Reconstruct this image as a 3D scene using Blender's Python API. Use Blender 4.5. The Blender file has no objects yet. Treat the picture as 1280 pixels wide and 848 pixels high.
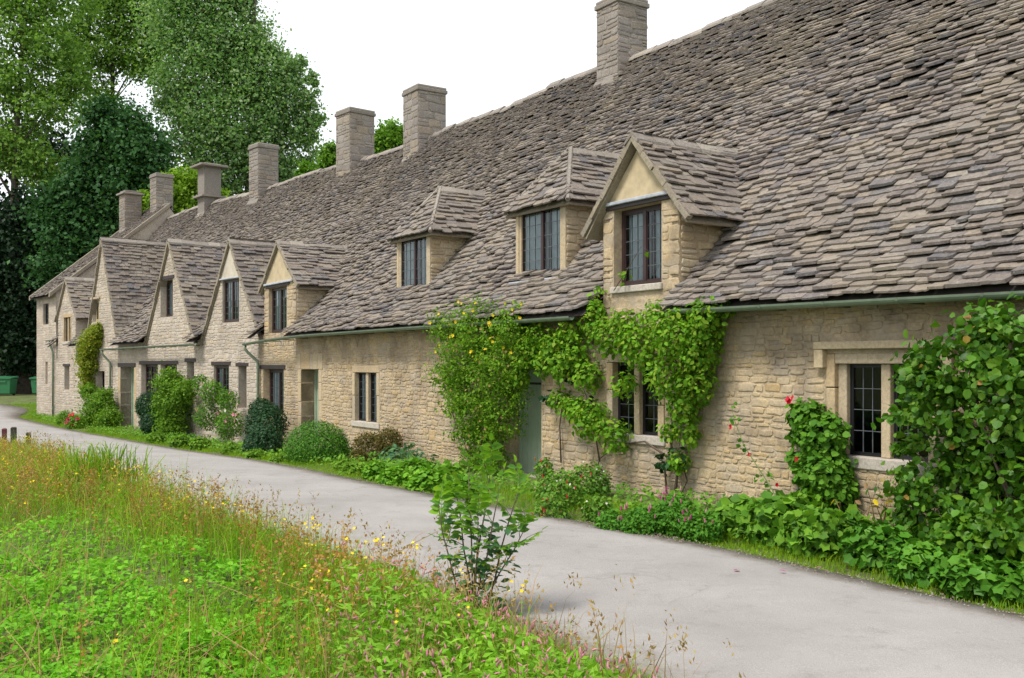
import bpy, math, random
import numpy as np
from mathutils import Vector, Matrix, noise

random.seed(7)
rng = np.random.default_rng(7)
R = math.radians
scene = bpy.context.scene
COL = scene.collection

# ------------------------------------------------------------------ camera, sky, sun, exposure
EYE = 1.9
cam_data = bpy.data.cameras.new('camera')
cam_data.lens = 35.0
cam_data.sensor_width = 36.0
cam_data.shift_y = 31 / 1280
cam_data.clip_end = 2000
cam = bpy.data.objects.new('camera', cam_data)
cam.location = (0, 0, EYE)
cam.rotation_euler = (R(90), 0, 0)
COL.objects.link(cam)
scene.camera = cam

SUN_EL, SUN_AZ = R(57), R(228)          # azimuth clockwise from +Y: behind the camera, to its left
world = bpy.data.worlds.new("World")
scene.world = world
world.use_nodes = True
wn, wl = world.node_tree.nodes, world.node_tree.links
wn.clear()
w_out = wn.new('ShaderNodeOutputWorld')
sky = wn.new('ShaderNodeTexSky')
sky.sky_type = 'NISHITA'
sky.sun_disc = False
sky.sun_elevation = SUN_EL
sky.sun_rotation = SUN_AZ
b_sky = wn.new('ShaderNodeBackground')
b_sky.inputs['Strength'].default_value = 0.1
wl.new(sky.outputs[0], b_sky.inputs['Color'])
b_cloud = wn.new('ShaderNodeBackground')      # the even white cloud cover
b_cloud.inputs['Color'].default_value = (0.96, 0.98, 1.0, 1)
b_cloud.inputs['Strength'].default_value = 0.48
w_mix = wn.new('ShaderNodeMixShader')
w_mix.inputs[0].default_value = 0.88
wl.new(b_sky.outputs[0], w_mix.inputs[1])
wl.new(b_cloud.outputs[0], w_mix.inputs[2])
wl.new(w_mix.outputs[0], w_out.inputs['Surface'])

sun_data = bpy.data.lights.new('sun', 'SUN')
sun_data.energy = 1.5
sun_data.angle = R(14)
sun_data.color = (1.0, 0.95, 0.87)
sun = bpy.data.objects.new('sun', sun_data)
sdir = Vector((math.sin(SUN_AZ) * math.cos(SUN_EL), math.cos(SUN_AZ) * math.cos(SUN_EL), math.sin(SUN_EL)))
sun.rotation_euler = sdir.to_track_quat('Z', 'Y').to_euler()
sun.location = (0, 0, 60)
COL.objects.link(sun)

scene.view_settings.view_transform = 'Standard'
scene.view_settings.look = 'None'
scene.view_settings.gamma = 1.0
scene.view_settings.exposure = 1.52
scene.cycles.max_bounces = 6
scene.cycles.transparent_max_bounces = 12

# ------------------------------------------------------------------ materials
def new_mat(name):
    m = bpy.data.materials.new(name)
    m.use_nodes = True
    nt = m.node_tree
    return m, nt, nt.nodes['Principled BSDF']

def N(nt, typ, **kw):
    n = nt.nodes.new(typ)
    for k, v in kw.items():
        setattr(n, k, v)
    return n

def rnd_node(nt):
    """one random value per piece, whether it is an object of its own or an island of a joined mesh"""
    oi = N(nt, 'ShaderNodeObjectInfo'); ge = N(nt, 'ShaderNodeNewGeometry')
    ad = N(nt, 'ShaderNodeMath', operation='ADD'); fr = N(nt, 'ShaderNodeMath', operation='FRACT')
    nt.links.new(oi.outputs['Random'], ad.inputs[0]); nt.links.new(ge.outputs['Random Per Island'], ad.inputs[1])
    nt.links.new(ad.outputs[0], fr.inputs[0])
    return fr.outputs[0], ge.outputs['Position']

def ramp(nt, fac, stops, interp='LINEAR'):
    r = N(nt, 'ShaderNodeValToRGB')
    cr = r.color_ramp
    cr.interpolation = interp
    while len(cr.elements) < len(stops):
        cr.elements.new(0.5)
    for e, (p, c) in zip(cr.elements, stops):
        e.position = p
        e.color = (*c, 1) if len(c) == 3 else c
    nt.links.new(fac, r.inputs[0])
    return r.outputs[0]

def nz(nt, pos, scale, detail=4, rough=0.6):
    n = N(nt, 'ShaderNodeTexNoise')
    n.inputs['Scale'].default_value = scale
    n.inputs['Detail'].default_value = detail
    n.inputs['Roughness'].default_value = rough
    if pos is not None:
        nt.links.new(pos, n.inputs['Vector'])
    return n.outputs['Fac']

def mixc(nt, fac, a, b, blend='MIX'):
    m = N(nt, 'ShaderNodeMix', data_type='RGBA', blend_type=blend)
    for sock, v in ((m.inputs[0], fac), (m.inputs[6], a), (m.inputs[7], b)):
        if isinstance(v, (int, float)):
            sock.default_value = v
        elif isinstance(v, tuple):
            sock.default_value = (*v, 1)
        else:
            nt.links.new(v, sock)
    return m.outputs[2]

def bump(nt, bsdf, h, strength, dist):
    b = N(nt, 'ShaderNodeBump')
    b.inputs['Strength'].default_value = strength
    b.inputs['Distance'].default_value = dist
    nt.links.new(h, b.inputs['Height'])
    nt.links.new(b.outputs[0], bsdf.inputs['Normal'])

def mat_stone(name, stops, spots=None, patch=None, rough=0.92, bstr=0.6, bdist=0.012, nscale=26, stain=0.35, mott=0.7, grey=0.0):
    m, nt, b = new_mat(name)
    r, pos = rnd_node(nt)
    c = ramp(nt, r, stops)
    n1 = nz(nt, pos, nscale, 8, 0.78)
    c = mixc(nt, mott, c, ramp(nt, n1, [(0.28, (0.38, 0.36, 0.35)), (0.5, (.98, .97, .96)), (0.74, (1.5, 1.47, 1.42))]), 'MULTIPLY')
    n3 = nz(nt, pos, 1.3, 6, 0.72)
    c = mixc(nt, ramp(nt, n3, [(0.45, (0, 0, 0)), (0.68, (stain,) * 3)]), c, (0.14, 0.112, 0.085))
    if grey:
        n4 = nz(nt, pos, 2.3, 5, 0.7)
        c = mixc(nt, ramp(nt, n4, [(0.46, (0, 0, 0)), (0.62, (grey,) * 3)]), c, (0.34, 0.30, 0.255))
    if patch:
        n5 = nz(nt, pos, .55, 6, 0.7)
        c = mixc(nt, ramp(nt, n5, [(0.47, (0, 0, 0)), (0.66, (.5,) * 3)]), c, patch)
    if spots:
        n2 = nz(nt, pos, 19, 6, 0.8)
        c = mixc(nt, ramp(nt, n2, [(0.57, (0, 0, 0)), (0.66, (0.8,) * 3)]), c, spots)
    nt.links.new(c, b.inputs['Base Color'])
    b.inputs['Roughness'].default_value = rough
    b.inputs['Specular IOR Level'].default_value = 0.2
    bump(nt, b, n1, bstr, bdist)
    return m

def mat_plain(name, col, rough=0.6, var=0.25, scale=9, metal=0, spec=0.4, bstr=0.15):
    m, nt, b = new_mat(name)
    ge = N(nt, 'ShaderNodeNewGeometry')
    n = nz(nt, ge.outputs['Position'], scale, 5, 0.65)
    lo = tuple(x * (1 - var) for x in col); hi = tuple(min(1, x * (1 + var)) for x in col)
    nt.links.new(ramp(nt, n, [(0.3, lo), (0.7, hi)]), b.inputs['Base Color'])
    b.inputs['Roughness'].default_value = rough
    b.inputs['Metallic'].default_value = metal
    b.inputs['Specular IOR Level'].default_value = spec
    bump(nt, b, n, bstr, 0.01)
    return m

def mat_leaf(name, cols, trans=0.3, rough=0.55, patch=None, spec=0.13):
    """leaf colours differ leaf by leaf; light shines through a leaf"""
    m, nt, b = new_mat(name)
    r, pos = rnd_node(nt)
    c = ramp(nt, r, [(i / max(1, len(cols) - 1), k) for i, k in enumerate(cols)])
    n = nz(nt, pos, patch or 0.9, 3, 0.5)
    c = mixc(nt, 0.6, c, ramp(nt, n, [(0.3, (0.62, 0.66, 0.6)), (0.7, (1.35, 1.3, 1.1))]), 'MULTIPLY')
    nt.links.new(c, b.inputs['Base Color'])
    b.inputs['Roughness'].default_value = rough
    b.inputs['Specular IOR Level'].default_value = spec
    tr = N(nt, 'ShaderNodeBsdfTranslucent')
    nt.links.new(mixc(nt, 1.0, c, (1.1, 1.25, 0.55), 'MULTIPLY'), tr.inputs['Color'])
    mx = N(nt, 'ShaderNodeMixShader'); mx.inputs[0].default_value = trans
    nt.links.new(b.outputs[0], mx.inputs[1]); nt.links.new(tr.outputs[0], mx.inputs[2])
    nt.links.new(mx.outputs[0], nt.nodes['Material Output'].inputs['Surface'])
    return m

M = {}
M['stone'] = mat_stone('rubble_stone', [(0, (0.460, 0.350, 0.210)), (.2, (0.480, 0.379, 0.244)), (.4, (0.400, 0.307, 0.189)), (.55, (0.460, 0.331, 0.168)),
                                        (.7, (0.460, 0.370, 0.252)), (.85, (0.380, 0.293, 0.185)), (1, (0.500, 0.394, 0.244))], stain=0.75, grey=.45, bstr=.8)
M['mortar'] = mat_stone('lime_mortar', [(0, (0.475, 0.374, 0.242)), (1, (0.475, 0.374, 0.242))], nscale=18, bstr=0.9, bdist=0.02, stain=0.75, grey=.45)
M['pale'] = mat_stone('pale_rubble', [(0, (.45, .385, .31)), (.25, (.49, .43, .365)), (.5, (.40, .345, .285)), (.75, (.47, .385, .28)), (1, (.51, .455, .385))], stain=.4, grey=.5, bstr=.8)
M['pale_mortar'] = mat_stone('pale_mortar', [(0, (.48, .42, .35)), (1, (.48, .42, .35))], nscale=18, stain=.4, grey=.5, bstr=.9, bdist=.02)
M['dressed'] = mat_stone('dressed_stone', [(0, (.42, .31, .18)), (.5, (.46, .37, .24)), (1, (.40, .33, .24))], bstr=0.25, stain=0.2)
M['sill'] = mat_stone('sill_stone', [(0, (.42, .38, .33)), (1, (.45, .41, .35))], bstr=0.25, stain=0.2)
M['honey'] = mat_stone('honey_stone', [(0, (.42, .32, .19)), (.4, (.45, .37, .25)), (.7, (.38, .29, .18)), (1, (.46, .39, .28))], stain=0.3, grey=.3)
M['tile'] = mat_stone('stone_slate', [(0, (0.149, 0.129, 0.119)), (.16, (0.201, 0.174, 0.155)), (.34, (0.121, 0.106, 0.103)), (.5, (0.237, 0.198, 0.157)),
                                      (.64, (0.170, 0.150, 0.141)), (.76, (0.108, 0.106, 0.116)), (.88, (0.257, 0.229, 0.196)), (1, (0.154, 0.133, 0.121))],
                      spots=(.33, .31, .28), bstr=0.8, bdist=0.015, nscale=17, stain=0.4, mott=.95, patch=(.235, .2, .15))
M['ridge'] = mat_stone('ridge_stone', [(0, (.26, .23, .2)), (.5, (.2, .18, .16)), (1, (.3, .27, .23))], spots=(.42, .41, .38), bstr=0.7)
M['verge'] = mat_stone('verge_stone', [(0, (.28, .24, .18)), (1, (.24, .21, .17))], spots=(.36, .32, .22), bstr=0.7)
M['chimney'] = mat_stone('chimney_stone', [(0, (0.251, 0.222, 0.202)), (.3, (0.281, 0.251, 0.224)), (.6, (0.207, 0.185, 0.170)), (.8, (0.296, 0.244, 0.185)), (1, (0.244, 0.222, 0.209))],
                         stain=0.5, spots=(.40, .39, .36))
M['grit'] = mat_stone('grit', [(0, (.12, .095, .065)), (.5, (.19, .16, .125)), (1, (.26, .235, .20))], stain=.3)
M['deck'] = mat_plain('roof_underlay', (.05, .042, .038), 0.9)
M['plaster'] = mat_plain('ochre_render', (.44, .355, .225), 0.9, 0.2, 5)
M['render'] = mat_plain('pale_render', (.46, .41, .33), 0.9, 0.18, 4)
M['timber'] = mat_plain('dark_timber', (.030, .021, .020), 0.6, 0.3, 30)
M['frame'] = mat_plain('dark_frame_paint', (.035, .018, .018), 0.4, 0.2, 20)
M['palewood'] = mat_plain('buff_frame', (.40, .32, .17), 0.7)
M['iron'] = mat_plain('black_iron', (.012, .012, .014), 0.45)
M['came'] = mat_plain('lead_came', (.10, .11, .12), 0.5)
M['lead'] = mat_plain('lead_flashing', (.36, .38, .42), 0.5, 0.25, 6)
M['gutter'] = mat_plain('green_gutter_paint', (.14, .18, .125), 0.4, 0.2, 6)
M['sage'] = mat_plain('sage_door_paint', (.29, .36, .26), 0.5, 0.08, 5)
M['bin'] = mat_plain('green_bin_plastic', (.03, .15, .06), 0.4, 0.1, 4)
M['bark'] = mat_plain('bark', (.075, .06, .045), 0.9, 0.4, 6, bstr=0.6)
M['stem'] = mat_plain('brown_stem', (.10, .07, .05), 0.8, 0.3, 20)
M['green_stem'] = mat_plain('green_stem', (.10, .15, .04), 0.7, 0.3, 20)
M['curtain'] = mat_plain('net_curtain', (.70, .73, .74), 0.9, 0.12, 12)
M['room'] = mat_plain('interior_black', (.02, .02, .02), 0.9)  # near-black: the darkness indoors is put into the colour
M['post'] = mat_plain('weathered_post', (.05, .04, .035), 0.9)
M['redpost'] = mat_plain('red_post', (.11, .03, .035), 0.7)

def mat_glass():
    m, nt, b = new_mat('window_glass')
    tr = N(nt, 'ShaderNodeBsdfTransparent'); tr.inputs[0].default_value = (.62, .70, .73, 1)
    gl = N(nt, 'ShaderNodeBsdfGlossy'); gl.inputs['Roughness'].default_value = 0.03
    fr = N(nt, 'ShaderNodeFresnel'); fr.inputs[0].default_value = 1.5
    mx = N(nt, 'ShaderNodeMixShader')
    nt.links.new(fr.outputs[0], mx.inputs[0]); nt.links.new(tr.outputs[0], mx.inputs[1]); nt.links.new(gl.outputs[0], mx.inputs[2])
    nt.links.new(mx.outputs[0], nt.nodes['Material Output'].inputs['Surface'])
    return m
M['glass'] = mat_glass()

def mat_road():
    m, nt, b = new_mat('worn_tarmac')
    ge = N(nt, 'ShaderNodeNewGeometry'); pos = ge.outputs['Position']
    uv = N(nt, 'ShaderNodeUVMap'); sep = N(nt, 'ShaderNodeSeparateXYZ'); nt.links.new(uv.outputs[0], sep.inputs[0])
    big = nz(nt, pos, 0.55, 6, 0.65); fine = nz(nt, pos, 140, 3, 0.8); mid = nz(nt, pos, 3.2, 8, 0.75); grit = nz(nt, pos, 42, 4, 0.8)
    c = ramp(nt, big, [(0.35, (.255, .238, .228)), (0.65, (.32, .302, .29))])
    c = mixc(nt, ramp(nt, mid, [(0.54, (0, 0, 0)), (0.66, (.5,) * 3)]), c, (.2, .183, .172))
    c = mixc(nt, ramp(nt, mid, [(0.28, (.35,) * 3), (0.42, (0, 0, 0))]), c, (.36, .345, .335))
    c = mixc(nt, 0.75, c, ramp(nt, fine, [(0.25, (.5,) * 3), (0.75, (1.45,) * 3)]), 'MULTIPLY')
    c = mixc(nt, ramp(nt, grit, [(0.66, (0, 0, 0)), (0.72, (.7,) * 3)]), c, (.42, .40, .38))
    c = mixc(nt, ramp(nt, grit, [(0.26, (.7,) * 3), (0.33, (0, 0, 0))]), c, (.10, .09, .085))
    # soil and moss washed in from the verges
    ed = N(nt, 'ShaderNodeMath', operation='ADD'); nt.links.new(sep.outputs[0], ed.inputs[0])
    wob = N(nt, 'ShaderNodeMath', operation='MULTIPLY_ADD'); nt.links.new(mid, wob.inputs[0]); wob.inputs[1].default_value = .34; wob.inputs[2].default_value = -.17
    nt.links.new(wob.outputs[0], ed.inputs[1])
    c = mixc(nt, ramp(nt, ed.outputs[0], [(0.0, (.85,) * 3), (0.06, (.4,) * 3), (.13, (0, 0, 0)), (.88, (0, 0, 0)), (.95, (.4,) * 3), (1.0, (.85,) * 3)]), c, (.105, .085, .055))
    vo = N(nt, 'ShaderNodeTexVoronoi', feature='DISTANCE_TO_EDGE'); vo.inputs['Scale'].default_value = 0.45
    wp = N(nt, 'ShaderNodeVectorMath', operation='ADD')
    wn_ = N(nt, 'ShaderNodeTexNoise'); wn_.inputs['Scale'].default_value = 1.6; wn_.inputs['Detail'].default_value = 5; nt.links.new(pos, wn_.inputs['Vector'])
    nt.links.new(pos, wp.inputs[0]); nt.links.new(wn_.outputs['Color'], wp.inputs[1]); nt.links.new(wp.outputs[0], vo.inputs['Vector'])
    crack = ramp(nt, vo.outputs[0], [(0.0, (.28,) * 3), (0.010, (0, 0, 0))])
    gate = ramp(nt, nz(nt, pos, 0.35, 2), [(0.47, (0, 0, 0)), (0.58, (1, 1, 1))])
    c = mixc(nt, mixc(nt, 1.0, crack, gate, 'MULTIPLY'), c, (.09, .08, .075))
    nt.links.new(c, b.inputs['Base Color'])
    b.inputs['Roughness'].default_value = 0.85
    b.inputs['Specular IOR Level'].default_value = 0.25
    bump(nt, b, grit, 0.7, 0.012)
    return m
M['road'] = mat_road()

def mat_ground():
    m, nt, b = new_mat('soil_and_moss')
    ge = N(nt, 'ShaderNodeNewGeometry'); pos = ge.outputs['Position']
    n1 = nz(nt, pos, 1.5, 6, 0.7); n2 = nz(nt, pos, 25, 5, 0.7)
    c = ramp(nt, n1, [(0.3, (.06, .055, .02)), (0.5, (.085, .11, .025)), (0.7, (.12, .16, .03))])
    c = mixc(nt, 0.6, c, ramp(nt, n2, [(0.3, (.5,) * 3), (0.7, (1.4,) * 3)]), 'MULTIPLY')
    nt.links.new(c, b.inputs['Base Color']); b.inputs['Roughness'].default_value = 0.95
    bump(nt, b, n2, 0.8, 0.03)
    return m
M['ground'] = mat_ground()

# leaf palettes
L = {}
L['shrub'] = mat_leaf('shrub_leaf', [(0.034, 0.108, 0.009), (0.056, 0.157, 0.012), (0.095, 0.236, 0.016), (0.043, 0.128, 0.009), (0.130, 0.256, 0.018), (0.069, 0.167, 0.012)], 0.25, 0.45, spec=.25)
L['climber'] = mat_leaf('climber_leaf', [(0.063, 0.180, 0.019), (0.095, 0.240, 0.022), (0.137, 0.300, 0.030), (0.074, 0.192, 0.022)], 0.3)
L['vine'] = mat_leaf('vine_leaf', [(0.070, 0.202, 0.012), (0.120, 0.280, 0.016), (0.190, 0.370, 0.024), (0.080, 0.202, 0.012), (0.240, 0.336, 0.032), (0.100, 0.246, 0.016)], 0.35)
L['clematis'] = mat_leaf('clematis_leaf', [(.08, .20, .012), (.12, .27, .016), (.19, .34, .022), (.06, .14, .012), (.22, .34, .03)], 0.35, patch=2)
L['geranium'] = mat_leaf('geranium_leaf', [(0.080, 0.220, 0.016), (0.130, 0.308, 0.024), (0.200, 0.385, 0.032)], 0.3)
L['blue'] = mat_leaf('blue_green_leaf', [(.05, .13, .07), (.07, .17, .09), (.09, .18, .07)], 0.2)
L['bronze'] = mat_leaf('bronze_leaf', [(.10, .075, .02), (.14, .10, .025), (.09, .09, .02), (.07, .08, .02)], 0.25, patch=3)
L['box'] = mat_leaf('box_leaf', [(0.039, 0.132, 0.011), (0.061, 0.176, 0.016), (0.088, 0.220, 0.018)], 0.15, 0.45)
L['dark'] = mat_leaf('dark_leaf', [(.012, .04, .016), (.02, .06, .022), (.03, .08, .03)], 0.12, 0.35)
L['rose'] = mat_leaf('rose_leaf', [(0.060, 0.165, 0.016), (0.100, 0.220, 0.024), (0.140, 0.264, 0.032)], 0.25)
L['light'] = mat_leaf('light_leaf', [(0.088, 0.192, 0.016), (0.132, 0.264, 0.024), (0.176, 0.312, 0.028)], 0.35)
L['autumn'] = mat_leaf('autumn_leaf', [(.19, .26, .025), (.26, .30, .03), (.15, .24, .025), (.30, .25, .04)], 0.4)
L['hydrangea'] = mat_leaf('hydrangea_leaf', [(0.070, 0.190, 0.020), (0.110, 0.258, 0.024), (0.170, 0.336, 0.028), (0.050, 0.134, 0.024)], 0.3)
L['mat'] = mat_leaf('ground_cover_leaf', [(0.050, 0.172, 0.017), (0.080, 0.230, 0.021), (0.100, 0.265, 0.025)], 0.3)
L['grass'] = mat_leaf('grass_blade', [(0.147, 0.313, 0.012), (0.196, 0.378, 0.016), (0.265, 0.421, 0.024), (0.167, 0.335, 0.012), (0.304, 0.400, 0.048), (0.127, 0.281, 0.012)], 0.4, patch=0.6)
L['vgrass'] = mat_leaf('verge_grass_blade', [(0.130, 0.281, 0.012), (0.180, 0.335, 0.016), (0.250, 0.356, 0.020), (0.110, 0.238, 0.012)], 0.35)
L['dry'] = mat_leaf('dry_stalk', [(0.322, 0.224, 0.090), (0.380, 0.291, 0.120), (0.253, 0.146, 0.060), (0.345, 0.224, 0.120)], 0.3)
L['orange'] = mat_leaf('orange_seed', [(.36, .2, .05), (.42, .25, .06), (.30, .14, .06), (.40, .3, .06)], 0.3)
L['yellow'] = mat_leaf('yellow_petal', [(.75, .55, .02), (.8, .6, .03), (.65, .5, .03)], 0.3)
L['red'] = mat_leaf('red_petal', [(.45, .01, .03), (.55, .02, .05), (.4, .01, .06)], 0.25)
L['pink'] = mat_leaf('pink_petal', [(.55, .22, .30), (.6, .3, .36), (.5, .18, .28)], 0.3)
L['magenta'] = mat_leaf('magenta_petal', [(.42, .05, .25), (.5, .08, .3), (.35, .02, .12), (.6, .35, .45)], 0.3)
L['white'] = mat_leaf('white_petal', [(.75, .73, .66), (.7, .66, .6)], 0.3)
L['nettle'] = mat_leaf('meadow_leaf', [(0.114, 0.352, 0.015), (0.162, 0.418, 0.022), (0.209, 0.473, 0.030), (0.095, 0.286, 0.015)], 0.35)
L['persicaria'] = mat_leaf('persicaria_leaf', [(0.133, 0.313, 0.020), (0.180, 0.378, 0.024), (0.228, 0.421, 0.040), (0.104, 0.259, 0.020)], 0.35)
L['sapling'] = mat_leaf('sapling_leaf', [(.12, .28, .02), (.18, .34, .025), (.08, .2, .04), (.23, .38, .04)], 0.4)
L['bluish'] = mat_leaf('sapling_lower_leaf', [(.04, .11, .045), (.06, .15, .06), (.05, .13, .04)], 0.25)
T = {}
T['poplar'] = mat_leaf('poplar_leaf', [(.13, .26, .09), (.18, .33, .11), (.09, .19, .06), (.32, .41, .24), (.15, .29, .08)], 0.45, patch=0.16)
T['ash'] = mat_leaf('ash_leaf', [(.11, .22, .045), (.16, .29, .055), (.21, .34, .075), (.085, .17, .035)], 0.45, patch=0.18)
T['maple'] = mat_leaf('maple_leaf', [(.025, .078, .026), (.04, .11, .035), (.06, .145, .045)], 0.25, patch=0.3)
T['yew'] = mat_leaf('shaded_yew_leaf', [(.006, .018, .008), (.010, .028, .011), (.016, .040, .015)], 0.08, patch=0.3)  # near-black: the shade of the wood is put into the leaf colour
T['lime'] = mat_leaf('lime_leaf', [(.15, .27, .025), (.21, .34, .03), (.12, .23, .025)], 0.4, patch=0.4)
T['oak'] = mat_leaf('oak_leaf', [(.09, .21, .02), (.13, .27, .03), (.17, .3, .035)], 0.35, patch=0.3)

# ------------------------------------------------------------------ object helpers
def origin_of(p):
    m = Matrix.Identity(4)
    while p is not None:
        m = (p.matrix_parent_inverse @ p.matrix_basis) if p.parent is None else m
        p = p.parent
    return m

def link(name, data, parent=None, mat=None):
    o = bpy.data.objects.new(name, data)
    COL.objects.link(o)
    if mat is not None and data is not None and not data.materials:
        data.materials.append(mat)
    if parent is not None:
        o.parent = parent
        # parts are built in world coordinates: undo the thing's own placement once
        if parent.parent is None and parent.type == 'EMPTY':
            o.matrix_parent_inverse = Matrix.Translation(-parent.location)
    return o

def thing(name, label, cat, loc, group=None):
    e = bpy.data.objects.new(name, None)
    e.empty_display_size = 0.3
    e.location = loc
    COL.objects.link(e)
    e['label'] = label; e['category'] = cat
    if group: e['group'] = group
    return e

def mesh_from(name, verts, faces):
    me = bpy.data.meshes.new(name)
    me.from_pydata([tuple(v) for v in verts], [], faces)
    me.validate()
    return me

def mesh_np(name, V, F):
    """V (n,3), F list of (k,m) arrays of faces with m corners"""
    me = bpy.data.meshes.new(name)
    V = np.asarray(V, dtype=np.float32)
    me.vertices.add(len(V)); me.vertices.foreach_set('co', V.ravel())
    idx = np.concatenate([np.asarray(f, dtype=np.int32).ravel() for f in F if len(f)])
    sizes = np.concatenate([np.full(len(f), np.asarray(f).shape[1], dtype=np.int32) for f in F if len(f)])
    me.loops.add(len(idx)); me.loops.foreach_set('vertex_index', idx)
    starts = np.concatenate([[0], np.cumsum(sizes)[:-1]]).astype(np.int32)
    me.polygons.add(len(sizes)); me.polygons.foreach_set('loop_start', starts)
    me.update(calc_edges=True)
    return me

class MB:
    """collects boxes, prisms and tubes into one mesh"""
    def __init__(self): self.v = []; self.f = []
    def add(self, vs, fs):
        k = len(self.v); self.v += [tuple(p) for p in vs]; self.f += [tuple(i + k for i in q) for q in fs]
    def hexa(self, p):          # p: 8 points, bottom ring then top ring
        self.add(p, [(0, 3, 2, 1), (4, 5, 6, 7), (0, 1, 5, 4), (1, 2, 6, 5), (2, 3, 7, 6), (3, 0, 4, 7)])
    def box(self, fr, t0, t1, d0, d1, z0, z1):
        self.hexa([fr.w(t0, d0, z0), fr.w(t1, d0, z0), fr.w(t1, d1, z0), fr.w(t0, d1, z0),
                   fr.w(t0, d0, z1), fr.w(t1, d0, z1), fr.w(t1, d1, z1), fr.w(t0, d1, z1)])
    def tube(self, pts, rad, n=6, cap=True):
        pts = [Vector(p) for p in pts]
        rads = rad if isinstance(rad, (list, tuple)) else [rad] * len(pts)
        rings = []
        for i, p in enumerate(pts):
            d = (pts[min(i + 1, len(pts) - 1)] - pts[max(i - 1, 0)]).normalized()
            a = d.orthogonal().normalized() if abs(d.z) > .95 else d.cross(Vector((0, 0, 1))).normalized()
            b = d.cross(a)
            rings.append([p + (a * math.cos(2 * math.pi * k / n) + b * math.sin(2 * math.pi * k / n)) * rads[i] for k in range(n)])
        vs = [q for r in rings for q in r]; fs = []
        for i in range(len(pts) - 1):
            for k in range(n):
                fs.append((i * n + k, i * n + (k + 1) % n, (i + 1) * n + (k + 1) % n, (i + 1) * n + k))
        if cap:
            fs.append(tuple(range(n))[::-1]); fs.append(tuple((len(pts) - 1) * n + k for k in range(n)))
        self.add(vs, fs)
    def build(self, name, mat, parent=None, smooth=False):
        me = mesh_from(name, self.v, self.f)
        if smooth:
            me.polygons.foreach_set('use_smooth', [True] * len(me.polygons))
        return link(name, me, parent, mat)

class Fr:
    """a facade's own axes: t runs left along the wall, d into the house, z up"""
    def __init__(self, P, ang=None, u=None, n=None):
        self.P = Vector((P[0], P[1], 0))
        if ang is not None:
            a = R(ang); u = (-math.sin(a), math.cos(a)); n = (math.cos(a), math.sin(a))
        self.u = Vector((u[0], u[1], 0)); self.n = Vector((n[0], n[1], 0))
    def w(self, t, d, z):
        return self.P + self.u * t + self.n * d + Vector((0, 0, z))

FPX = 1244.4 / 1280 * 1024
def px_size(P, size):
    """rough size in pixels of a piece of this size at P, 0 when out of the picture"""
    if P[1] < 1.0: return 0.0
    x = P[0] / P[1]; y = (P[2] - EYE) / P[1]
    if abs(x) > 0.53 or y > 0.38 or y < -0.33: return 0.0
    return FPX * size / P[1]

# ---- pieces: shared variant meshes placed one by one, the rest joined
class Pieces:
    def __init__(self, variants, mat):
        self.var = variants; self.mat = mat; self.items = []          # (matrix np 4x4, variant, screen size)
    def put(self, origin, X, Y, Z, k, size):
        m = np.eye(4)
        m[:3, 0] = X; m[:3, 1] = Y; m[:3, 2] = Z; m[:3, 3] = origin
        self.items.append((m, k, px_size(origin, size)))
    def finish(self, single, rest, parent, nmax=300, minpx=7.0):
        order = sorted(range(len(self.items)), key=lambda i: -self.items[i][2])
        top = [i for i in order[:nmax] if self.items[i][2] >= minpx]
        tops = set(top)
        meshes = {}
        for i in top:
            m, k, s = self.items[i]
            if k not in meshes:
                v, f = self.var[k]
                meshes[k] = mesh_from(single, v, f); meshes[k].materials.append(self.mat)
            o = link(single, meshes[k], parent)
            o.matrix_basis = Matrix(m.tolist())
        others = [i for i in order if i not in tops]
        if others:
            vs, fs, off = [], [], 0
            for i in others:
                m, k, s = self.items[i]
                v, f = self.var[k]
                vs.append(np.asarray(v) @ m[:3, :3].T + m[:3, 3])
                fs += [tuple(a + off for a in q) for q in f]; off += len(v)
            me = mesh_from(rest, np.concatenate(vs), fs)
            o = link(rest, me, parent, self.mat); o['kind'] = 'stuff'
        return len(top), len(others)

def tile_variant(r):
    """a split stone slate: x across, y up the slope (0 at the exposed lower edge), z thickness 0..1"""
    j = lambda a: r.uniform(-a, a)
    cl, cr = r.uniform(.004, .03) + (r.random() < .2) * .07, r.uniform(.004, .03) + (r.random() < .2) * .07
    out = [(-.5 + j(.012), .02 + cl + j(.015)), (-.5 + cl, .02 + j(.04)), (-.16 + j(.08), j(.05)), (.17 + j(.08), j(.05)),
           (.5 - cr, .02 + j(.04)), (.5 + j(.012), .02 + cr + j(.015)), (.5 + j(.01), 1), (-.5 + j(.01), 1)]
    n = len(out)
    top = [1 + j(.12) for _ in out]
    v = [(x, y, 0) for x, y in out] + [(x + (.006 if x < 0 else -.006), y + .012, t) for (x, y), t in zip(out, top)]
    f = [(i, (i + 1) % n, n + (i + 1) % n, n + i) for i in range(n) if i != 6]
    c = len(v); v.append((j(.1), .3, 1.02))
    f += [(n + i, n + (i + 1) % n, c) for i in range(n)]
    return v, f
def stone_variant(r):
    """rubble stone: x along, y up (both -.5...5), z out of the wall 0..1"""
    n = 9; j = lambda a: r.uniform(-a, a)
    pts = [(-.5, -.25), (-.42, -.5), (0, -.5), (.42, -.5), (.5, -.2), (.5, .3), (.38, .5), (-.1, .5), (-.45, .45)]
    pts = [(x + j(.05), y + j(.09)) for x, y in pts]
    v = [(x, y, 0) for x, y in pts] + [(x * .93, y * .86, .75 + j(.12)) for x, y in pts] + [(x * .6 , y * .55, 1 + j(.15)) for x, y in pts]
    f = []
    for b in (0, n):
        f += [(b + i, b + (i + 1) % n, b + n + (i + 1) % n, b + n + i) for i in range(n)]
    f.append(tuple(2 * n + i for i in range(n)))
    return v, f
_r = random.Random(3)
TILES = [tile_variant(_r) for _ in range(24)]
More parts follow.
